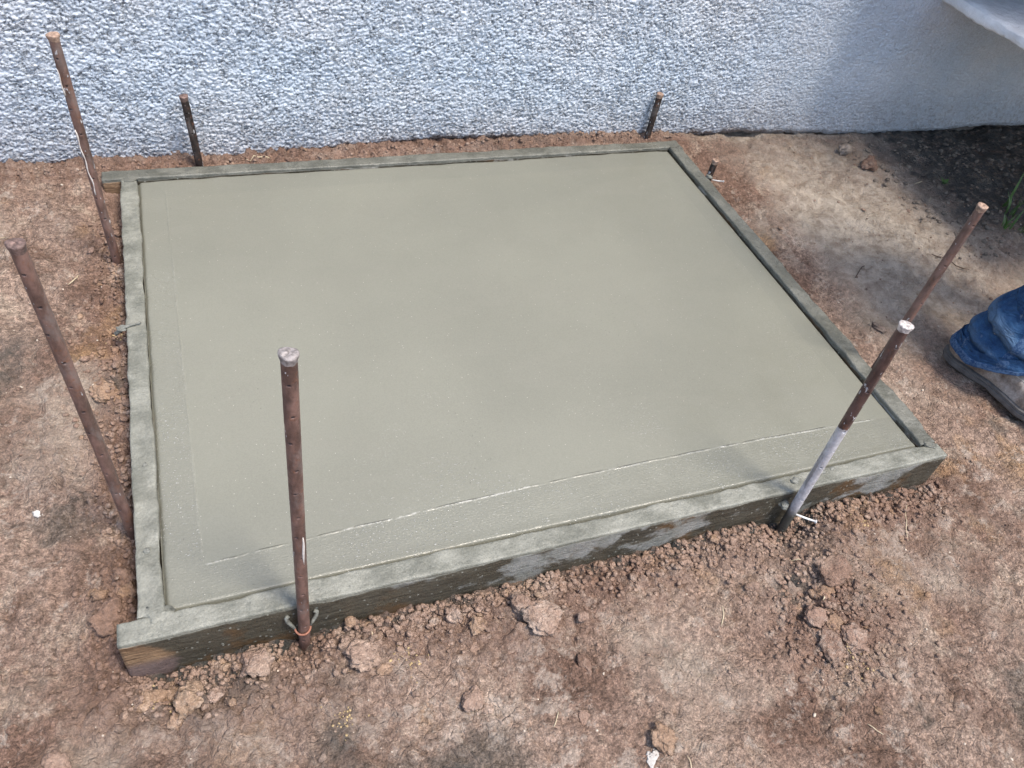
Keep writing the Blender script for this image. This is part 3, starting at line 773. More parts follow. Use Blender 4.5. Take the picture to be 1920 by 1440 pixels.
gob((-.020, 1.217, .1385), .016, 33, 'flat cement smear over the back left corner joint of the form', M_board_wet, (1.2, .9, .14))
# bent form nail over the left board
bn = tag(empty('bent_nail', (-.030, .668, .142)), 'dark bent nail crusted with cement lying across the left board', 'nail')
link('shank', tube_mesh([(-.030, -.006, -.012), (-.012, -.003, .000), (.004, 0, .003), (.016, .003, .002), (.020, .006, .003)], [.0045, .0036, .0026, .0022, .003], 10), M_cemlug, bn)
link('cement_crust', rock_mesh(.009, 12, 3, .4, .2, (1.2, .8, .5)), M_cemlug, bn).location = (-.016, -.003, .0)

# ------------------------------------------------------------------ notable clods and stones (each its own thing)
def clod(x, y, size, mat, label, seed, name='dirt_clod', cat='clod', flat=(1, .85, .55), sink=.62, sub=4, rough=.28, ang=.6):
    o = link(name, rock_mesh(size, seed, sub, rough, ang, flat), mat)
    o.location = (x, y, gh(x, y) + size * flat[2] * (1 - sink) * .75)
    o.rotation_euler = (0.15 * math.sin(seed), .15 * math.cos(seed * 2), seed * 1.3)
    return tag(o, label, cat)
CL = [
 (.018, -.104, .030, M_tan, 'large flat tan clod, biggest in front of the bare wood board end', (1, .85, .42)),
 (-.043, -.082, .023, M_tan, 'rounded brown orange clod just left of the large flat tan clod', (1, .9, .6)),
 (-.012, -.078, .014, M_tan, 'small orange brown clod squeezed between two larger ones by the board end', (1, .9, .6)),
 (.051, -.107, .014, M_pink, 'upright grey pink pebble just right of the large flat tan clod', (.8, 1.2, .6)),
 (.118, -.073, .026, M_pink, 'crumbly pale pink clod left of the ringed front stake', (1.1, .9, .6)),
 (.290, -.108, .032, M_pink, 'flat pale pink slab of clay right of the ringed front stake', (1, .9, .28)),
 (.266, -.086, .016, M_brown, 'rounded dark brown stone behind the flat pink slab of clay', (1, .9, .75)),
 (.486, -.107, .016, M_tan, 'rounded tan stone in a dark pocket below the front board', (1, .95, .8)),
 (.455, -.074, .017, M_brown, 'dark brown clod touching the soil under the middle of the front board', (1, .9, .6)),
 (.568, -.095, .019, M_brown, 'dark upright clod with a deep shadowed side', (.8, 1.2, .8)),
 (.595, -.130, .034, M_pink, 'broad pale crumbly mound right of the dark upright clod', (1, 1, .32)),
 (.467, -.145, .018, M_pink, 'thin pale flake of clay below the rounded tan stone', (.7, 1.4, .3)),
 (.443, -.224, .019, M_pink, 'flat pinkish pebble, larger of a pair in the lower middle', (1.1, .9, .3)),
 (.460, -.243, .012, M_pink, 'flat pinkish pebble, smaller of a pair in the lower middle', (1, .9, .35)),
 (1.192, -.185, .036, M_brown, 'broad reddish mound of soil by the cement coated stake', (1.1, .9, .4)),
 (1.155, -.212, .025, M_tan, 'smooth reddish tan clod edging the dark hole', (1, .9, .45)),
 (1.098, -.254, .024, M_pink, 'pale pink clod below the dark hole', (1, .9, .45)),
 (1.100, -.313, .030, M_brown, 'long dark edged clod of clay, lowest of the crumbled trail', (1.3, .7, .45)),
 (1.150, -.316, .028, M_pink, 'flat pale clod right of the long dark edged clod', (1, 1, .35)),
 (1.128, -.280, .020, M_tan, 'small domed clod in the middle of the crumbled trail', (1, .9, .5)),
 (.723, -.372, .026, M_tan, 'round flat clod in the lower right foreground', (1, .9, .38)),
 (.608, -.305, .012, M_pink, 'small round pebble left of the round flat foreground clod', (1, 1, .5)),
 (-.070, .131, .021, M_brown, 'reddish clod against the left board near its front end', (1, .9, .7)),
 (-.063, .104, .018, M_tan, 'orange clod pressed to the left board just behind the corner', (1, .9, .7)),
 (-.097, .068, .030, M_brown, 'large reddish clod left of the front corner of the form', (1.1, .9, .6)),
 (-.092, .556, .028, M_tan, 'half buried pale stone with a dark wet patch by the left board', (1.2, .9, .35)),
 (-.066, .239, .014, M_pink, 'small clod at the foot of the nearer left stake', (1, .9, .7)),
 (-.165, -.151, .019, M_pink, 'smooth pinkish stone at the bottom left edge', (1, .9, .5)),
 (.644, -.219, .020, M_brown, 'dark curled clod of clay in the lower middle', (.6, 1.3, .6)),
 (-.005, -.126, .014, M_tan, 'small yellow brown clod below the large flat tan clod', (1, .9, .5)),
 (.314, -.141, .012, M_tan, 'small ochre clod below the flat pink slab of clay', (1, .9, .6)),
 (2.219, 1.087, .036, M_brown, 'brown loaf shaped stone right of the pale stone near the wall', (1.15, .7, .55)),
]
for i, (x, y, sz, mt, lb, fl) in enumerate(CL): clod(x, y, sz, mt, lb, 100 + i, flat=fl)
clod(2.185, 1.182, .024, M_stone, 'whitish angular stone on the pale dirt near the wall', 201, 'pale_stone', 'stone', (1, .8, .8), sink=0)
clod(1.762, .412, .018, M_greyst, 'small dark chip of wood on the dirt right of the slab', 202, 'wood_chip', 'chip', (1.3, .5, .45), sink=.1)
clod(1.105, -.188, .020, M_greyst, 'dark grey wet cement lump in the hole below the right end of the front board', 203, 'cement_lump', 'cement lump', (1.2, 1, .35))
M_white = make_plain('spilled_white_plaster', (.50, .48, .45), .7, .15, 90, .003)
clod(.692, -.400, .014, M_white, 'white plaster splat at the bottom edge of the photo', 204, 'plaster_splat', 'plaster splat', (1.5, .8, .07), sink=.3)
clod(-.205, .300, .009, M_white, 'small white plaster blot on the dirt left of the slab', 205, 'plaster_splat', 'plaster splat', (1.1, 1, .2), sink=0)

# medium clods, countable but alike
rs = np.random.RandomState(5)
protos = [rock_mesh(1, 300 + k, 2, .3, .7, (1, .85, .62)) for k in range(10)]
def scatter(n, fn, lo, hi, label, group, mats, name='clod_crumb', power=2.2):
    k = 0; tries = 0
    while k < n and tries < n * 60:
        tries += 1
        x, y = fn()
        if -.045 < x < 1.567 and -.045 < y < 1.263: continue
        if y > wall_y(x) - .012: continue
        s = lo + (hi - lo) * rs.rand() ** power
        src = protos[rs.randint(len(protos))]
        me = src.copy() if len(src.materials) else src
        mt = mats[rs.randint(len(mats))]
        o = bpy.data.objects.new(name, src); S.collection.objects.link(o)
        if not src.materials: src.materials.append(M_clod)
        o.material_slots[0].link = 'OBJECT'; o.material_slots[0].material = mt
        o.scale = (s * rs.uniform(.8, 1.3), s, s * rs.uniform(.7, 1.1)); o.rotation_euler = (rs.uniform(-.4, .4), rs.uniform(-.4, .4), rs.uniform(0, 6.28))
        o.location = (x, y, gh(x, y) + s * .22)
        tag(o, label, 'clod', group); k += 1
    for src in protos: src.polygons.foreach_set('use_smooth', np.ones(len(src.polygons), dtype=bool))
mm = [M_clod, M_clod, M_clod, M_pink, M_tan, M_brown, M_tan]
scatter(95, lambda: (rs.uniform(-.06, 1.58), -.045 - abs(rs.normal(0, .045))), .006, .0125, 'crumb of reddish soil in the loose strip below the front board', 'crumbs of soil below the front board', mm)
scatter(60, lambda: (-.042 - abs(rs.normal(0, .045)), rs.uniform(-.03, 1.05)), .006, .013, 'crumb of reddish soil in the loose strip beside the left board', 'crumbs of soil beside the left board', mm)
scatter(45, lambda: (1.14 + rs.normal(0, .06), -.24 + rs.normal(0, .075)), .005, .012, 'crumb of soil in the crumbled trail around the dark hole', 'crumbs of soil around the dark hole', mm)
scatter(22, lambda: (rs.uniform(-.3, 1.5), 1.29 + rs.normal(0, .012)), .004, .008, 'crumb of soil in the gap between the back board and wall', 'crumbs of soil at the foot of the wall', mm)
scatter(50, lambda: (rs.uniform(-.4, 2.6), rs.uniform(-.55, 1.2)), .004, .010, 'loose crumb lying on the trodden soil', 'crumbs on the trodden soil', mm + [M_greyst])

# fine crumbs nobody could count
def crumbs(n, fn, lo, hi, name, mat, seed, power=2.5):
    r = np.random.RandomState(seed)
    v0, f0 = ICO[1]
    vs = []
    for q in range(8):
        v = v0 * (1 + .35 * r.rand(len(v0), 1)) * np.array([1, .85, .65]); vs.append(v)
    P = fn(r, n); x, y = P[:, 0], P[:, 1]
    ok = ~((x > -.043) & (x < 1.565) & (y > -.043) & (y < 1.261)) & (y < wall_y(x) - .008)
    x, y = x[ok], y[ok]; n = len(x)
    s = lo + (hi - lo) * r.rand(n) ** power
    z = ground_h(x, y) + s * .25
    a = r.uniform(0, 6.28, n); ca, sa = np.cos(a), np.sin(a)
    sh = np.array(vs)[r.randint(0, 8, n)]
    sx = s * r.uniform(.7, 1.4, n)
    px = sh[:, :, 0] * sx[:, None]; py = sh[:, :, 1] * s[:, None]; pz = sh[:, :, 2] * (s * r.uniform(.6, 1.2, n))[:, None]
    tl = r.uniform(-.5, .5, n)[:, None]; px, pz = px * np.cos(tl) - pz * np.sin(tl), px * np.sin(tl) + pz * np.cos(tl)
    X = px * ca[:, None] - py * sa[:, None] + x[:, None]; Y = px * sa[:, None] + py * ca[:, None] + y[:, None]; Z = pz + z[:, None]
    co = np.stack([X, Y, Z], -1).reshape(-1, 3)
    F = (f0[None] + (np.arange(n) * len(v0))[:, None, None]).reshape(-1, 3)
    o = link(name, mesh_from(co, F, name), mat, smooth=False)
    return tag(o, kind='stuff')
def f_front(r, n):
    m = int(n * .52)
    a = np.stack([r.uniform(-.08, 1.60, m), -.042 - np.abs(r.normal(0, .038, m))], 1)
    b = np.stack([-.040 - np.abs(r.normal(0, .04, int(n * .24))), r.uniform(-.06, 1.15, int(n * .24))], 1)
    c = np.stack([1.14 + r.normal(0, .07, int(n * .16)), -.24 + r.normal(0, .08, int(n * .16))], 1)
    d = np.stack([r.uniform(-.3, 1.6, int(n * .08)), 1.285 + r.normal(0, .014, int(n * .08))], 1)
    return np.concatenate([a, b, c, d])
crumbs(9500, f_front, .0012, .0062, 'soil_crumbs', M_clod, 11)
crumbs(3200, lambda r, n: np.stack([r.uniform(-.5, 2.7, n), r.uniform(-.7, 1.29, n)], 1), .0010, .0040, 'scattered_grit', M_clod, 12, 3)
M_grit = make_plain('pale_grit', (.50, .43, .35), .8, .3, 60, .001)
crumbs(900, lambda r, n: np.stack([r.uniform(-.5, 2.7, n), r.uniform(-.7, 1.29, n)], 1), .0008, .0032, 'pale_grit', M_grit, 13, 3)
M_ochre = make_plain('ochre_flakes', (.40, .30, .16), .8, .3, 60, .001)
def f_och(r, n):
    c = np.array([(1.135, -.345), (.24, -.20), (-.02, -.085), (.36, -.13), (-.06, .70), (1.33, -.10)])[r.randint(0, 6, n)]
    return c + r.normal(0, .014, (n, 2))
crumbs(220, f_och, .0008, .0028, 'ochre_flakes', M_ochre, 14, 2)

# ------------------------------------------------------------------ straws and twigs
M_straw = make_plain('dry_straw', (.52, .44, .30), .7, .2, 120, .0005)
M_twig = make_plain('dark_twig', (.10, .07, .05), .8, .3, 120, .001)
def straw(x, y, L, ang, mat, label, r=.0011, lift=.004, name='straw', group=None):
    pts = []
    for k in range(7):
        t = (k / 6 - .5) * L; c = .05 * L * math.sin(k * .55 + x * 30)
        px = x + math.cos(ang) * t - math.sin(ang) * c; py = y + math.sin(ang) * t + math.cos(ang) * c
        pts.append(Vector((px, py, gh(px, py) + lift)))
    me = tube_mesh([p - pts[3] for p in pts], [r * .6, r, r, r, r, r, r * .5], 6)
    o = link(name, me, mat); o.location = pts[3]
    return tag(o, label, name, group)
straw(.300, 1.292, .062, -.1, M_straw, 'pale straw lying behind the back board near the short speckled stake', .0016)
straw(-.150, .905, .035, 1.1, M_straw, 'pale straw upright on the dark dirt beside the far left stake', .0012)
straw(2.35, .98, .05, .4, M_straw, 'pale twig on the grey dirt near the grass', .0016)
straw(2.16, .60, .11, -.9, M_twig, 'long dark twig on the pale dirt beyond the boot', .0016, name='twig')
straw(1.85, .62, .09, .5, M_twig, 'thin dark twig on the pale patch right of the slab', .0014, name='twig')
straw(.93, -.205, .035, 1.1, M_straw, 'short pale straw on the trodden dirt below the front board', .0010)
straw(1.14, -.225, .022, .9, M_straw, 'curled pale straw beside the dark hole', .0012)
straw(1.13, -.135, .03, -.6, M_straw, 'pale straw near the foot of the cement coated stake', .0012)
straw(1.44, -.12, .09, .9, M_straw, 'fine pale root on the dirt right of the form corner', .0008)
for k in range(34):
    x, y = rs.uniform(-.35, 2.4), rs.uniform(-.5, 1.2)
    if -.07 < x < 1.6 and -.07 < y < 1.27: continue
    straw(x, y, rs.uniform(.012, .035), rs.uniform(0, 3.1), M_straw if k % 3 else M_twig, 'short bit of dry straw or rootlet on the trodden soil', .0008, .003, 'rootlet', 'bits of straw on the soil')

# ------------------------------------------------------------------ weeds in the shaded corner
def leafmat(name, col):
    m = Mat(name); c = m.val(col, m.ramp(m.noise(40, 4, .6), .3, .7, .75, 1.25))
    m.set(m.b.inputs['Transmission Weight'], 0.)
    return m.out(c, .45, m.bump(m.noise(300, 3, .5, v=m.mapping(m.obj(), scale=(1, 1, .1))), .0006, .6))
M_grass = leafmat('grass_green', (.075, .150, .035))
def blade(root, x, y, h, w, lean, az, mat):
    n = 9; co = []; F = []
    for k in range(n):
        t = k / (n - 1); ww = w * (math.sin(math.pi * min(1, .25 + t * .75)) + .05) * (1 if t < 1 else .1)
        out = lean * t * t; z = h * t * (1 - .25 * lean / max(h, .01) * t)
        cx, cy = x + math.cos(az) * out, y + math.sin(az) * out
        nx, ny = -math.sin(az), math.cos(az)
        co += [(cx - nx * ww, cy - ny * ww, z), (cx - math.cos(az) * ww * .25, cy - math.sin(az) * ww * .25, z - ww * .25), (cx + nx * ww, cy + ny * ww, z)]
    for k in range(n - 1):
        a = k * 3; F += [(a, a + 1, a + 4, a + 3), (a + 1, a + 2, a + 5, a + 4)]
    me = bpy.data.meshes.new('blade'); me.from_pydata(co, [], F)
    return link('blade', me, mat, root)
def tuft(x, y, blades, label, group=None):
    r = tag(empty('grass_tuft', (x, y, gh(x, y) - .003)), label, 'grass', group)
    for b in blades: blade(r, *b, M_grass)
    return r
tuft(2.60, .83, [(0, 0, .13, .0042, .02, 1.1), (.01, -.01, .05, .003, .03, 2.5), (-.008, 0, .04, .003, .02, 4.)], 'lone broad grass blade standing in the dark corner')
tuft(2.57, .70, [(0, 0, .07, .0025, .03, .2), (.008, .01, .09, .0028, .02, 1.6), (-.01, .005, .06, .0025, .035, 3.), (.015, -.01, .08, .0025, .04, 5.2)], 'small grass tuft at the right edge nearer the rusty stake head')
tuft(2.68, .74, [(0, 0, .13, .0035, .04, 2.2), (.015, .01, .12, .0035, .05, .8), (-.012, .005, .10, .003, .03, 3.4), (.02, -.012, .09, .003, .05, 5.6), (0, .02, .14, .0035, .03, 1.5), (-.02, -.01, .07, .0028, .03, 4.4)], 'thicker grass tuft cut by the right edge in the shade')
rg_ = random.Random(8)
def rb(n, h0, h1): return [(rg_.uniform(-.03, .03), rg_.uniform(-.03, .03), rg_.uniform(h0, h1), rg_.uniform(.002, .0038), rg_.uniform(.015, .05), rg_.uniform(0, 6.28)) for _ in range(n)]
tuft(2.50, .70, rb(9, .04, .09), 'low spiky grass tuft at the right edge, nearest the boot')
tuft(2.585, .80, rb(7, .05, .11), 'thin grass tuft in the dark corner behind the low spiky one')
wd = tag(empty('weed', (2.46, .975, gh(2.46, .975))), 'tiny broad leaved weed on the grey dirt below the ledge', 'weed')
for k, a in enumerate((.3, 1.7, 3.2, 4.6)):
    blade(wd, 0, 0, .018, .007, .022, a, M_grass).name = 'leaf'
# dead leaves and litter in the dark corner
M_litter = make_plain('leaf_litter', (.17, .14, .11), .8, .4, 30, .002)
crumbs(500, lambda r, n: np.stack([r.uniform(2.2, 3.1, n), r.uniform(.6, 1.24, n)], 1), .002, .010, 'leaf_litter', M_litter, 15, 2)

# ------------------------------------------------------------------ person
def make_denim():
    m = Mat('denim'); o = m.pos()
    w = m.noise(3, 4, .6)
    c = m.mix(m.ramp(m.noise(22, 5, .65), .3, .7), (.015, .046, .118), (.036, .098, .205))
    c = m.mix(m.ramp(m.attr('ridge'), .35, .95, 0, .65), c, (.105, .175, .27))
    c = m.mix(m.ramp(m.noise(38, 4, .7, v=m.mapping(o, loc=(2, 2, 2))), .60, .72, 0, .4), c, (.26, .30, .33))
    sp = m.math('LESS_THAN', m.vor(26, v=m.mapping(o, loc=(1.3, .4, .2))), .085)
    c = m.mix(m.math('MULTIPLY', sp, .5), c, (.42, .44, .42))
    tw = m.n('TexWave', wave_type='BANDS', bands_direction='DIAGONAL'); m.nt.links.new(m.obj(), tw.inputs[0]); tw.inputs['Scale'].default_value = 260
    c = m.val(c, m.ramp(m.math('ADD', m.math('MULTIPLY', m.noise(500, 2, .7), .7), m.math('MULTIPLY', tw.outputs['Fac'], .3)), .2, .8, .75, 1.25))
    nb = m.bump(m.noise(16, 4, .55, v=m.mapping(o, scale=(1, 1, 2.2), rot=(.5, .3, 0)), dist=.8), .030, .8)
    return m.out(c, .85, m.bump(m.noise(420, 3, .7), .0012, .7, nb), spec=.2)
M_denim = make_denim()
def make_hem():
    m = Mat('faded_denim_hem'); o = m.pos()
    c = m.mix(m.ramp(m.noise(150, 3, .6), .35, .65), (.022, .058, .14), (.080, .14, .24))
    return m.out(c, .85, m.bump(m.noise(300, 3, .7), .0015, .8), spec=.2)
M_hem = make_hem()
M_thread = make_plain('pale_thread', (.55, .50, .42), .8, .2, 200, .0004)
def make_leather():
    m = Mat('dusty_boot_leather')
    c = m.mix(m.ramp(m.noise(24, 5, .65), .35, .65), (.125, .095, .073), (.30, .25, .205))
    c = m.mix(m.ramp(m.noise(13, 4, .6, v=m.mapping(m.pos(), loc=(3, 3, 1))), .48, .66, 0, .7), c, (.48, .45, .42))
    c = m.val(c, m.ramp(m.noise(260, 3, .6), .25, .75, .8, 1.2))
    return m.out(c, .62, m.bump(m.math('ADD', m.noise(45, 4, .6), m.math('MULTIPLY', m.noise(300, 3, .6), .25)), .004, .8), spec=.35)
M_leather = make_leather()
M_sole = make_plain('dusty_rubber_sole', (.115, .11, .105), .7, .35, 40, .002)
M_lace = make_plain('dark_bootlace', (.045, .04, .036), .8, .2, 200, .001)
M_skin = make_plain('skin', (.42, .25, .17), .5, .08, 40, .0006)
M_shirt = make_plain('grey_work_shirt', (.16, .17, .18), .85, .12, 30, .003)
M_hat = make_plain('cap_cloth', (.05, .06, .09), .85, .1, 60, .001)
M_hair = make_plain('dark_hair', (.03, .02, .015), .6, .2, 200, .002)
M_eye = make_plain('eye', (.05, .03, .02), .2, .05, 50, .0001)

person = empty('person', (2.16, .24, .062))
tag(person, 'person in spattered blue jeans and dusty brown lace-up work boots standing right of the slab', 'person')
PX, PY, PZ = 2.16, .24, .062
def boot(cx, cy, ang, mirror=1):
    """cx, cy: heel back on the ground; ang: toe direction"""
    L = .300
    ts = np.linspace(0, 1, 44)
    hw = np.interp(ts, [0, .04, .12, .3, .45, .6, .75, .88, .96, 1.0], [.004, .026, .038, .036, .035, .044, .052, .047, .030, .003])
    bias = np.interp(ts, [0, .3, .6, 1], [0, .0, .004, -.004]) * mirror
    ca, sa = math.cos(ang), math.sin(ang)
    fr = lambda u, v, z: (cx - PX + ca * u - sa * v, cy - PY + sa * u + ca * v, z)
    root_z = 0
    # sole: closed outline lofted in three heights
    def outline(grow, zf):
        pts = []
        for t, w, b in zip(ts, hw, bias): pts.append((L * t * 1.0 + (grow if t > .5 else -grow) * (abs(t - .5) * 2) ** 4, -(w + grow) + b, zf(t)))
        for t, w, b in list(zip(ts, hw, bias))[::-1][1:-1]: pts.append((L * t + (grow if t > .5 else -grow) * (abs(t - .5) * 2) ** 4, (w + grow) + b, zf(t)))
        return pts
    arch = lambda t: .006 * math.exp(-((t - .42) / .06) ** 2)
    toe = lambda t: .010 * max(0, (t - .7) / .3) ** 2
    rings = [outline(.001, lambda t: 0 + arch(t) + toe(t)), outline(.006, lambda t: .006 + arch(t) * .6 + toe(t)), outline(.006, lambda t: .016 + toe(t)),
             outline(.0035, lambda t: .0185 + toe(t)), outline(.0065, lambda t: .020 + toe(t)), outline(.0065, lambda t: .025 + toe(t)), outline(.001, lambda t: .027 + toe(t))]
    n = len(rings[0]); co = [fr(*p) for rg in rings for p in rg]; F = []
    for i in range(len(rings) - 1):
        for k in range(n): k2 = (k + 1) % n; F.append((i * n + k, i * n + k2, (i + 1) * n + k2, (i + 1) * n + k))
    F.append(tuple(range(n))[::-1]); F.append(tuple((len(rings) - 1) * n + k for k in range(n)))
    me = bpy.data.meshes.new('sole'); me.from_pydata(co, [], F); 
    b = link('boot', None if False else bpy.data.meshes.new('boot'), None, person, smooth=False)
    # upper: cross sections along the foot
    top = np.interp(ts, [0, .05, .15, .30, .42, .55, .70, .85, .95, 1.0], [.085, .105, .120, .138, .128, .100, .082, .074, .060, .036])
    m = 26; co = []; 
    for t, w, bb, tp in zip(ts, hw, bias, top):
        for k in range(m):
            a = math.pi * k / (m - 1)
            x = math.cos(a); z = math.sin(a)
            e = .62 if t > .35 else .45
            wx = abs(x) ** .75 * math.copysign(1, x) * (w + .001)
            if t < .42: wx *= 1 - .25 * z * sstep(.42, .2, t)
            zz = .028 + toe(t) + (tp - .028) * abs(z) ** e
            wr = .0022 * math.sin(t * 95 + 2 * x) * max(0, math.exp(-((t - .62) / .07) ** 2)) * z
            tongue = .006 * math.exp(-(x / .42) ** 2) * float(sstep(.72, .62, t) * sstep(.3, .4, t)) * z
            co.append(fr(L * t + (t - .5) * .004, wx + bb, zz + wr + tongue))
    Fu = [tuple(q) for q in grid_faces(len(ts), m)]
    bm_ = b.data; bm_.from_pydata(co, [], Fu); bm_.materials.append(M_leather)
    bm_.polygons.foreach_set('use_smooth', np.ones(len(bm_.polygons), dtype=bool))
    link('sole', me, M_sole, b, smooth=False)
    # quarters panel seam and laces
    def up(t, side, k):     # point on the upper at fraction t, across angle
        w = float(np.interp(t, ts, hw)); tp = float(np.interp(t, ts, top)); a = math.pi / 2 + side * k
        x = math.cos(a); z = math.sin(a); wx = abs(x) ** .75 * math.copysign(1, x) * w
        if t < .42: wx *= 1 - .25 * z * float(sstep(.42, .2, t))
        zz = .028 + toe(t) + (tp - .028) * abs(z) ** (.62 if t > .35 else .45) + .006 * math.exp(-(x / .42) ** 2) * float(sstep(.72, .62, t) * sstep(.3, .4, t)) * z
        return fr(L * t, wx + float(np.interp(t, ts, bias)), zz + .0025)
    for q, t in enumerate((.40, .45, .50, .55, .60)):
        pts = [up(t + .012 * (1 if s < 0 else -1), 1, s) for s in np.linspace(-.55, .55, 9)]
        link('lace', tube_mesh(pts, .0023, 8), M_lace, b)
        for sgn in (-1, 1):
            p = up(t, sgn, .58); link('eyelet', tube_mesh([(p[0], p[1], p[2] - .001), (p[0], p[1], p[2] + .0015)], .0036, 12), M_lace, b)
    for sgn in (-1, 1):
        pts = [up(t, sgn, k) for t, k in zip(np.linspace(.36, .665, 12), np.interp(np.linspace(0, 1, 12), [0, .7, 1], [.80, .74, .0]))]
        link('stitching', tube_mesh(pts, .0011, 6), M_thread, b)
        pts = [up(t, sgn, k) for t, k in zip(np.linspace(.665, .30, 14), np.interp(np.linspace(0, 1, 14), [0, .5, 1], [.75, 1.15, 1.45]))]
        link('stitching', tube_mesh(pts, .0010, 6), M_thread, b)
    return b
A_L = math.radians(-73); A_R = math.radians(-102)
HEEL_L = (1.903, .300); HEEL_R = (2.390, .310)
bt1 = boot(HEEL_L[0], HEEL_L[1], A_L, 1)
bt2 = boot(HEEL_R[0], HEEL_R[1], A_R, -1)
bt1['label'] = 'dusty work boot nearest the slab'

def leg(heel, ang, hip, seed, name='jeans_leg'):
    """trouser leg: rings from the bunched hem up to the hip"""
    ca, sa = math.cos(ang), math.sin(ang)
    ank = np.array([heel[0] + ca * .098 - PX, heel[1] + sa * .098 - PY])
    knee = np.array([ank[0] + (hip[0] - ank[0]) * .52 + (.025 if hip[0] < 0 else 0), ank[1] + (hip[1] - ank[1]) * .5 - .05])
    Zs = np.concatenate([np.linspace(.052, .36, 90), np.linspace(.365, .90, 60)])
    m = 120; th = np.arange(m) / m * 2 * math.pi
    co = []; ridge = []
    for z in Zs:
        zk = np.interp(z, [.05, .16, .50, .90], [0, .12, .5, 1.])
        if zk < .5: c = ank + (knee - ank) * (zk / .5)
        else: c = knee + (np.array(hip) - knee) * ((zk - .5) / .5)
        a = np.interp(z, [.05, .10, .18, .28, .50, .75, .90], [.108, .102, .088, .078, .082, .095, .105])   # along foot
        b_ = np.interp(z, [.05, .10, .18, .28, .50, .75, .90], [.071, .073, .075, .072, .078, .090, .098])
        u = a * np.cos(th); v = b_ * np.sin(th)
        # stacked, slanting folds above the hem
        amp = np.interp(z, [.05, .075, .10, .17, .23, .30, .45, .9], [.0, .001, .005, .009, .011, .009, .005, .003])
        lam = np.interp(z, [.05, .2, .5], [.036, .050, .11])
        ph = 2 * math.pi * ((z + .040 * np.cos(th) + .012 * np.sin(2 * th + seed)) / lam + .14 * fbm(np.cos(th) * 2 + seed, np.sin(th) * 2 + z * 9, .9, 2, 9))
        rg = (.5 + .5 * np.sin(ph)); rg = rg ** 1.6
        mod = .45 + .55 * np.clip(1.2 * np.sin(1.0 * th + .8 + z * 14 + seed) + .5, 0, 1)
        d = amp * (rg * 2 - .9) * mod + .003 * fbm(np.cos(th) * 3, np.sin(th) * 3 + z * 12, 1.5, 3, 4 + int(seed))
        r0 = np.hypot(u, v); u = u * (1 + d / r0); v = v * (1 + d / r0)
        # hem hangs lower at the heel and rides up over the laces
        zz = z + (.058 * np.clip((np.cos(th) + .25), 0, 2) + 0) * np.exp(-((z - .052) / .10)) * .75 - .010 * amp / .0145 * np.sin(ph + .9)
        X = c[0] + ca * u - sa * v; Y = c[1] + sa * u + ca * v
        co.append(np.stack([X, Y, zz], 1)); ridge.append(rg * min(1, amp / .008))
    co = np.array(co); n = len(Zs)
    P = co.reshape(-1, 3)
    # inner turn-under so the cuff has thickness
    inner = co[0].copy(); cc = inner.mean(0); inner = cc + (inner - cc) * np.array([.93, .93, 1]); inner[:, 2] += .002
    inner2 = inner.copy(); inner2[:, 2] += .04
    P = np.concatenate([P, inner, inner2])
    k = np.arange(m); k2 = (k + 1) % m
    F = [np.stack([i * m + k, i * m + k2, (i + 1) * m + k2, (i + 1) * m + k], 1) for i in range(n - 1)]
    F.append(np.stack([n * m + k, n * m + k2, k2, k], 1)); F.append(np.stack([(n + 1) * m + k, (n + 1) * m + k2, n * m + k2, n * m + k], 1))
    me = mesh_from(P, np.concatenate(F), name)
    attr(me, 'ridge', np.concatenate([np.array(ridge).ravel(), np.zeros(2 * m)]))
    o = link(name, me, M_denim, person)
    # hem band, slightly proud
    rows = [j for j in range(n) if Zs[j] < .072]
    hb = []
    for j in rows:
        q = co[j]; cc = q.mean(0); gq = cc + (q - cc) * np.array([1.018, 1.018, 1]); hb.append(gq)
    hb = np.array(hb); nh = len(rows)
    q = co[rows[-1]] + 0; hb = np.concatenate([hb, q[None]]); lowq = co[0].copy(); lowq[:, 2] -= .001; hb = np.concatenate([lowq[None], hb])
    F = np.concatenate([np.stack([i * m + k, i * m + k2, (i + 1) * m + k2, (i + 1) * m + k], 1) for i in range(len(hb) - 1)])
    link('hem', mesh_from(hb.reshape(-1, 3), F, 'hem'), M_hem, o)
    # side seam: raised strip with stitches
    for kk in (int(m * .80), int(m * .30)):
        strip = []
        rowsn = range(3, 100)
        for j in rowsn:
            cc = co[j].mean(0)
            rowp = []
            for dk in (-2, -1, 0, 1, 2):
                p_ = co[j][(kk + dk) % m]; nrm = p_ - cc; nrm[2] = 0; nrm /= np.linalg.norm(nrm)
                rowp.append(p_ + nrm * (.0004 if abs(dk) == 2 else .0024))
            strip.append(rowp)
        strip = np.array(strip)
        link('side_seam', mesh_from(strip.reshape(-1, 3), grid_faces(len(strip), 5), 'seam'), M_hem, o)
    return o
legL = leg(HEEL_L, A_L, (-.085, .03), 1.0)
legR = leg(HEEL_R, A_R, (.095, .03), 2.6)

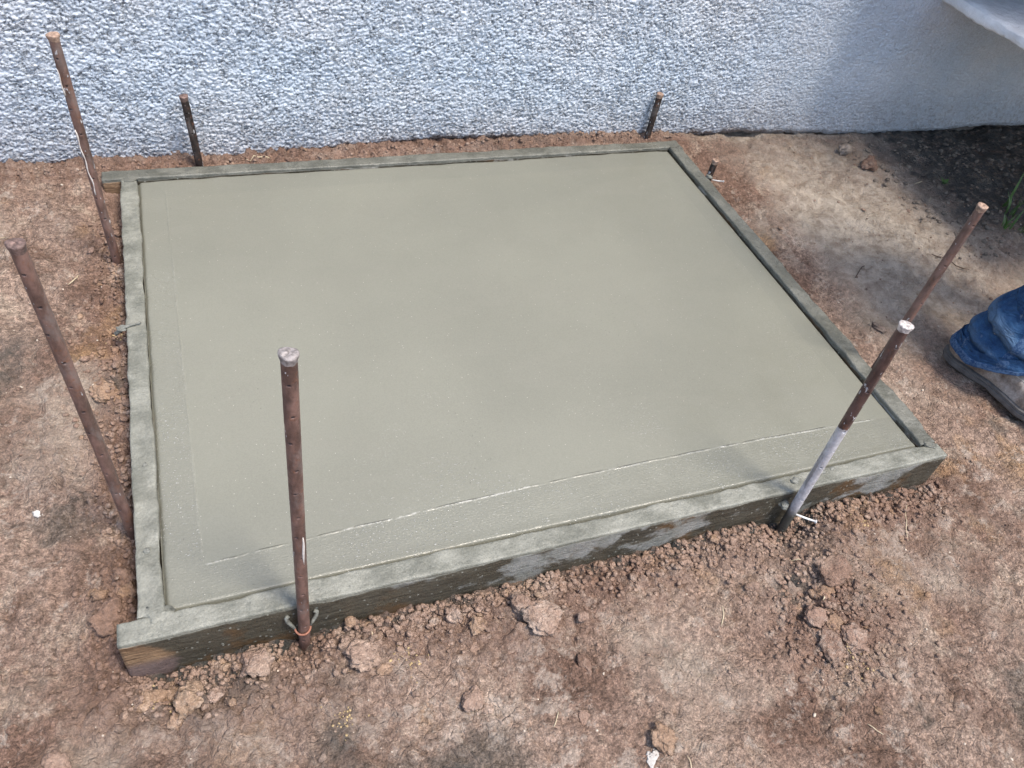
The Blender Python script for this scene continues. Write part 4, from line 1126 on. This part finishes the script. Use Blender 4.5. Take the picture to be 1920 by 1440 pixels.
# body: one continuous skinned figure (head, neck, torso, arms, hips)
def skinned(name, verts, edges, radii, mat, parent, sub=2, root=0):
    me = bpy.data.meshes.new(name); me.from_pydata(verts, edges, []); me.materials.append(mat)
    o = bpy.data.objects.new(name, me); S.collection.objects.link(o); o.parent = parent
    sk = o.modifiers.new('skin', 'SKIN'); sk.use_smooth_shade = True
    for i, r in enumerate(radii):
        d = me.skin_vertices[0].data[i]; d.radius = r if hasattr(r, '__len__') else (r, r); d.use_root = (i == root)
    o.modifiers.new('subdivision', 'SUBSURF').levels = sub; o.modifiers['subdivision'].render_levels = sub
    return o
V = [(0, .03, .90), (0, .035, 1.05), (0, .03, 1.22), (0, .02, 1.38), (0, .01, 1.47), (0, -.005, 1.53), (0, -.02, 1.60), (0, -.03, 1.68),
     (.17, .02, 1.40), (.235, .02, 1.22), (.25, -.03, 1.10), (.24, -.10, .98), (.235, -.125, .93),
     (-.17, .02, 1.40), (-.235, .02, 1.22), (-.25, -.03, 1.10), (-.24, -.10, .98), (-.235, -.125, .93),
     (.10, .03, .84), (.15, -.04, .50), (.208, -.026, .12), (-.09, .03, .84), (-.125, -.05, .50), (-.228, -.034, .12)]
Ed = [(0, 1), (1, 2), (2, 3), (3, 4), (4, 5), (5, 6), (6, 7), (3, 8), (8, 9), (9, 10), (10, 11), (11, 12), (3, 13), (13, 14), (14, 15), (15, 16), (16, 17),
      (0, 18), (18, 19), (19, 20), (0, 21), (21, 22), (22, 23)]
Rd = [(.14, .10), (.13, .095), (.15, .105), (.15, .10), .058, .055, (.078, .088), (.072, .085), .058, .046, .040, .030, .026, .058, .046, .040, .030, .026,
      .080, .048, .035, .080, .048, .035]
skinned('body', V, Ed, Rd, M_skin, person)
VS = V[:4] + [V[8], V[9], V[13], V[14]]
skinned('shirt', [(0, .03, .86), (0, .035, 1.05), (0, .03, 1.22), (0, .02, 1.39), (.18, .02, 1.40), (.235, .02, 1.24), (.245, -.01, 1.14), (-.18, .02, 1.40), (-.235, .02, 1.24), (-.245, -.01, 1.14)],
        [(0, 1), (1, 2), (2, 3), (3, 4), (4, 5), (5, 6), (3, 7), (7, 8), (8, 9)],
        [(.170, .125), (.160, .12), (.172, .125), (.168, .115), .078, .064, .062, .078, .064, .062], M_shirt, person)
v_, f_i = ICO[4]; v_ = np.sign(v_) * np.abs(v_) ** .8
link('jeans_seat', mesh_from(v_ * np.array([.178, .138, .125]) + np.array([.005, .032, .905]), f_i, 'seat'), M_denim, person)
# hands: palm is the wrist chain, five fingers each their own chain
for sx in (-1, 1):
    bx0 = Vector((sx * .235, -.125, .93))
    vs, es, rr = [tuple(bx0 + Vector((0, .03, .05))), tuple(bx0), tuple(bx0 + Vector((0, -.025, -.045)))], [(0, 1), (1, 2)], [.024, (.024, .036), (.016, .040)]
    for f_ in range(4):
        o0 = (f_ - 1.5) * .020; k = len(vs); ln = (.066, .078, .074, .058)[f_]
        # the fingers run down and curl slightly
        p1 = bx0 + Vector((sx * .004, -.030 + o0 * .9, -.068)); p2 = p1 + Vector((-sx * .004, -.006, -ln * .5)); p3 = p2 + Vector((-sx * .014, -.004, -ln * .42))
        vs += [tuple(p1), tuple(p2), tuple(p3)]; es += [(2, k), (k, k + 1), (k + 1, k + 2)]; rr += [.0095, .0088, .0075]
    k = len(vs); p1 = bx0 + Vector((-sx * .012, -.052, -.012)); p2 = p1 + Vector((-sx * .006, -.022, -.030)); p3 = p2 + Vector((-sx * .004, -.006, -.026))
    vs += [tuple(p1), tuple(p2), tuple(p3)]; es += [(1, k), (k, k + 1), (k + 1, k + 2)]; rr += [.013, .011, .0085]
    skinned('hand', vs, es, rr, M_skin, person, 2, 1)
# face, ears, hair, cap
hc = Vector((0, -.025, 1.645))
def blob(name, p, s, mat, seed=1, rough=.0, sub=3):
    v, f = ICO[sub]; me = mesh_from(v * np.array(s), f, name); o = link(name, me, mat, person); o.location = p; return o
blob('nose', hc + Vector((0, -.095, -.005)), (.013, .020, .022), M_skin)
for sx in (-1, 1):
    blob('eye', hc + Vector((sx * .030, -.083, .022)), (.011, .008, .007), M_eye)
    blob('ear', hc + Vector((sx * .078, .005, .008)), (.009, .019, .030), M_skin)
blob('mouth', hc + Vector((0, -.088, -.042)), (.024, .007, .006), make_plain('lips', (.33, .13, .11), .5, .05, 50, .0003))
blob('hair', hc + Vector((0, .030, .035)), (.082, .078, .070), M_hair)
cap = blob('cap', hc + Vector((0, .006, .072)), (.088, .098, .058), M_hat)
brim = [(.075 * math.cos(a) * 1.0, -.075 - .065 * max(0, math.sin(a)), .0) for a in np.linspace(0, math.pi, 15)]
co = [(x, y, z) for x, y, z in brim] + [(x, y, z + .006) for x, y, z in brim]
nb = len(brim); me = bpy.data.meshes.new('brim'); me.from_pydata(co, [], [tuple(range(nb)), tuple(range(2 * nb - 1, nb - 1, -1))] + [(i, i + 1, nb + i + 1, nb + i) for i in range(nb - 1)] + [(nb - 1, 0, nb, 2 * nb - 1)])
link('cap_brim', me, M_hat, cap, smooth=False).location = (0, 0, -.03)
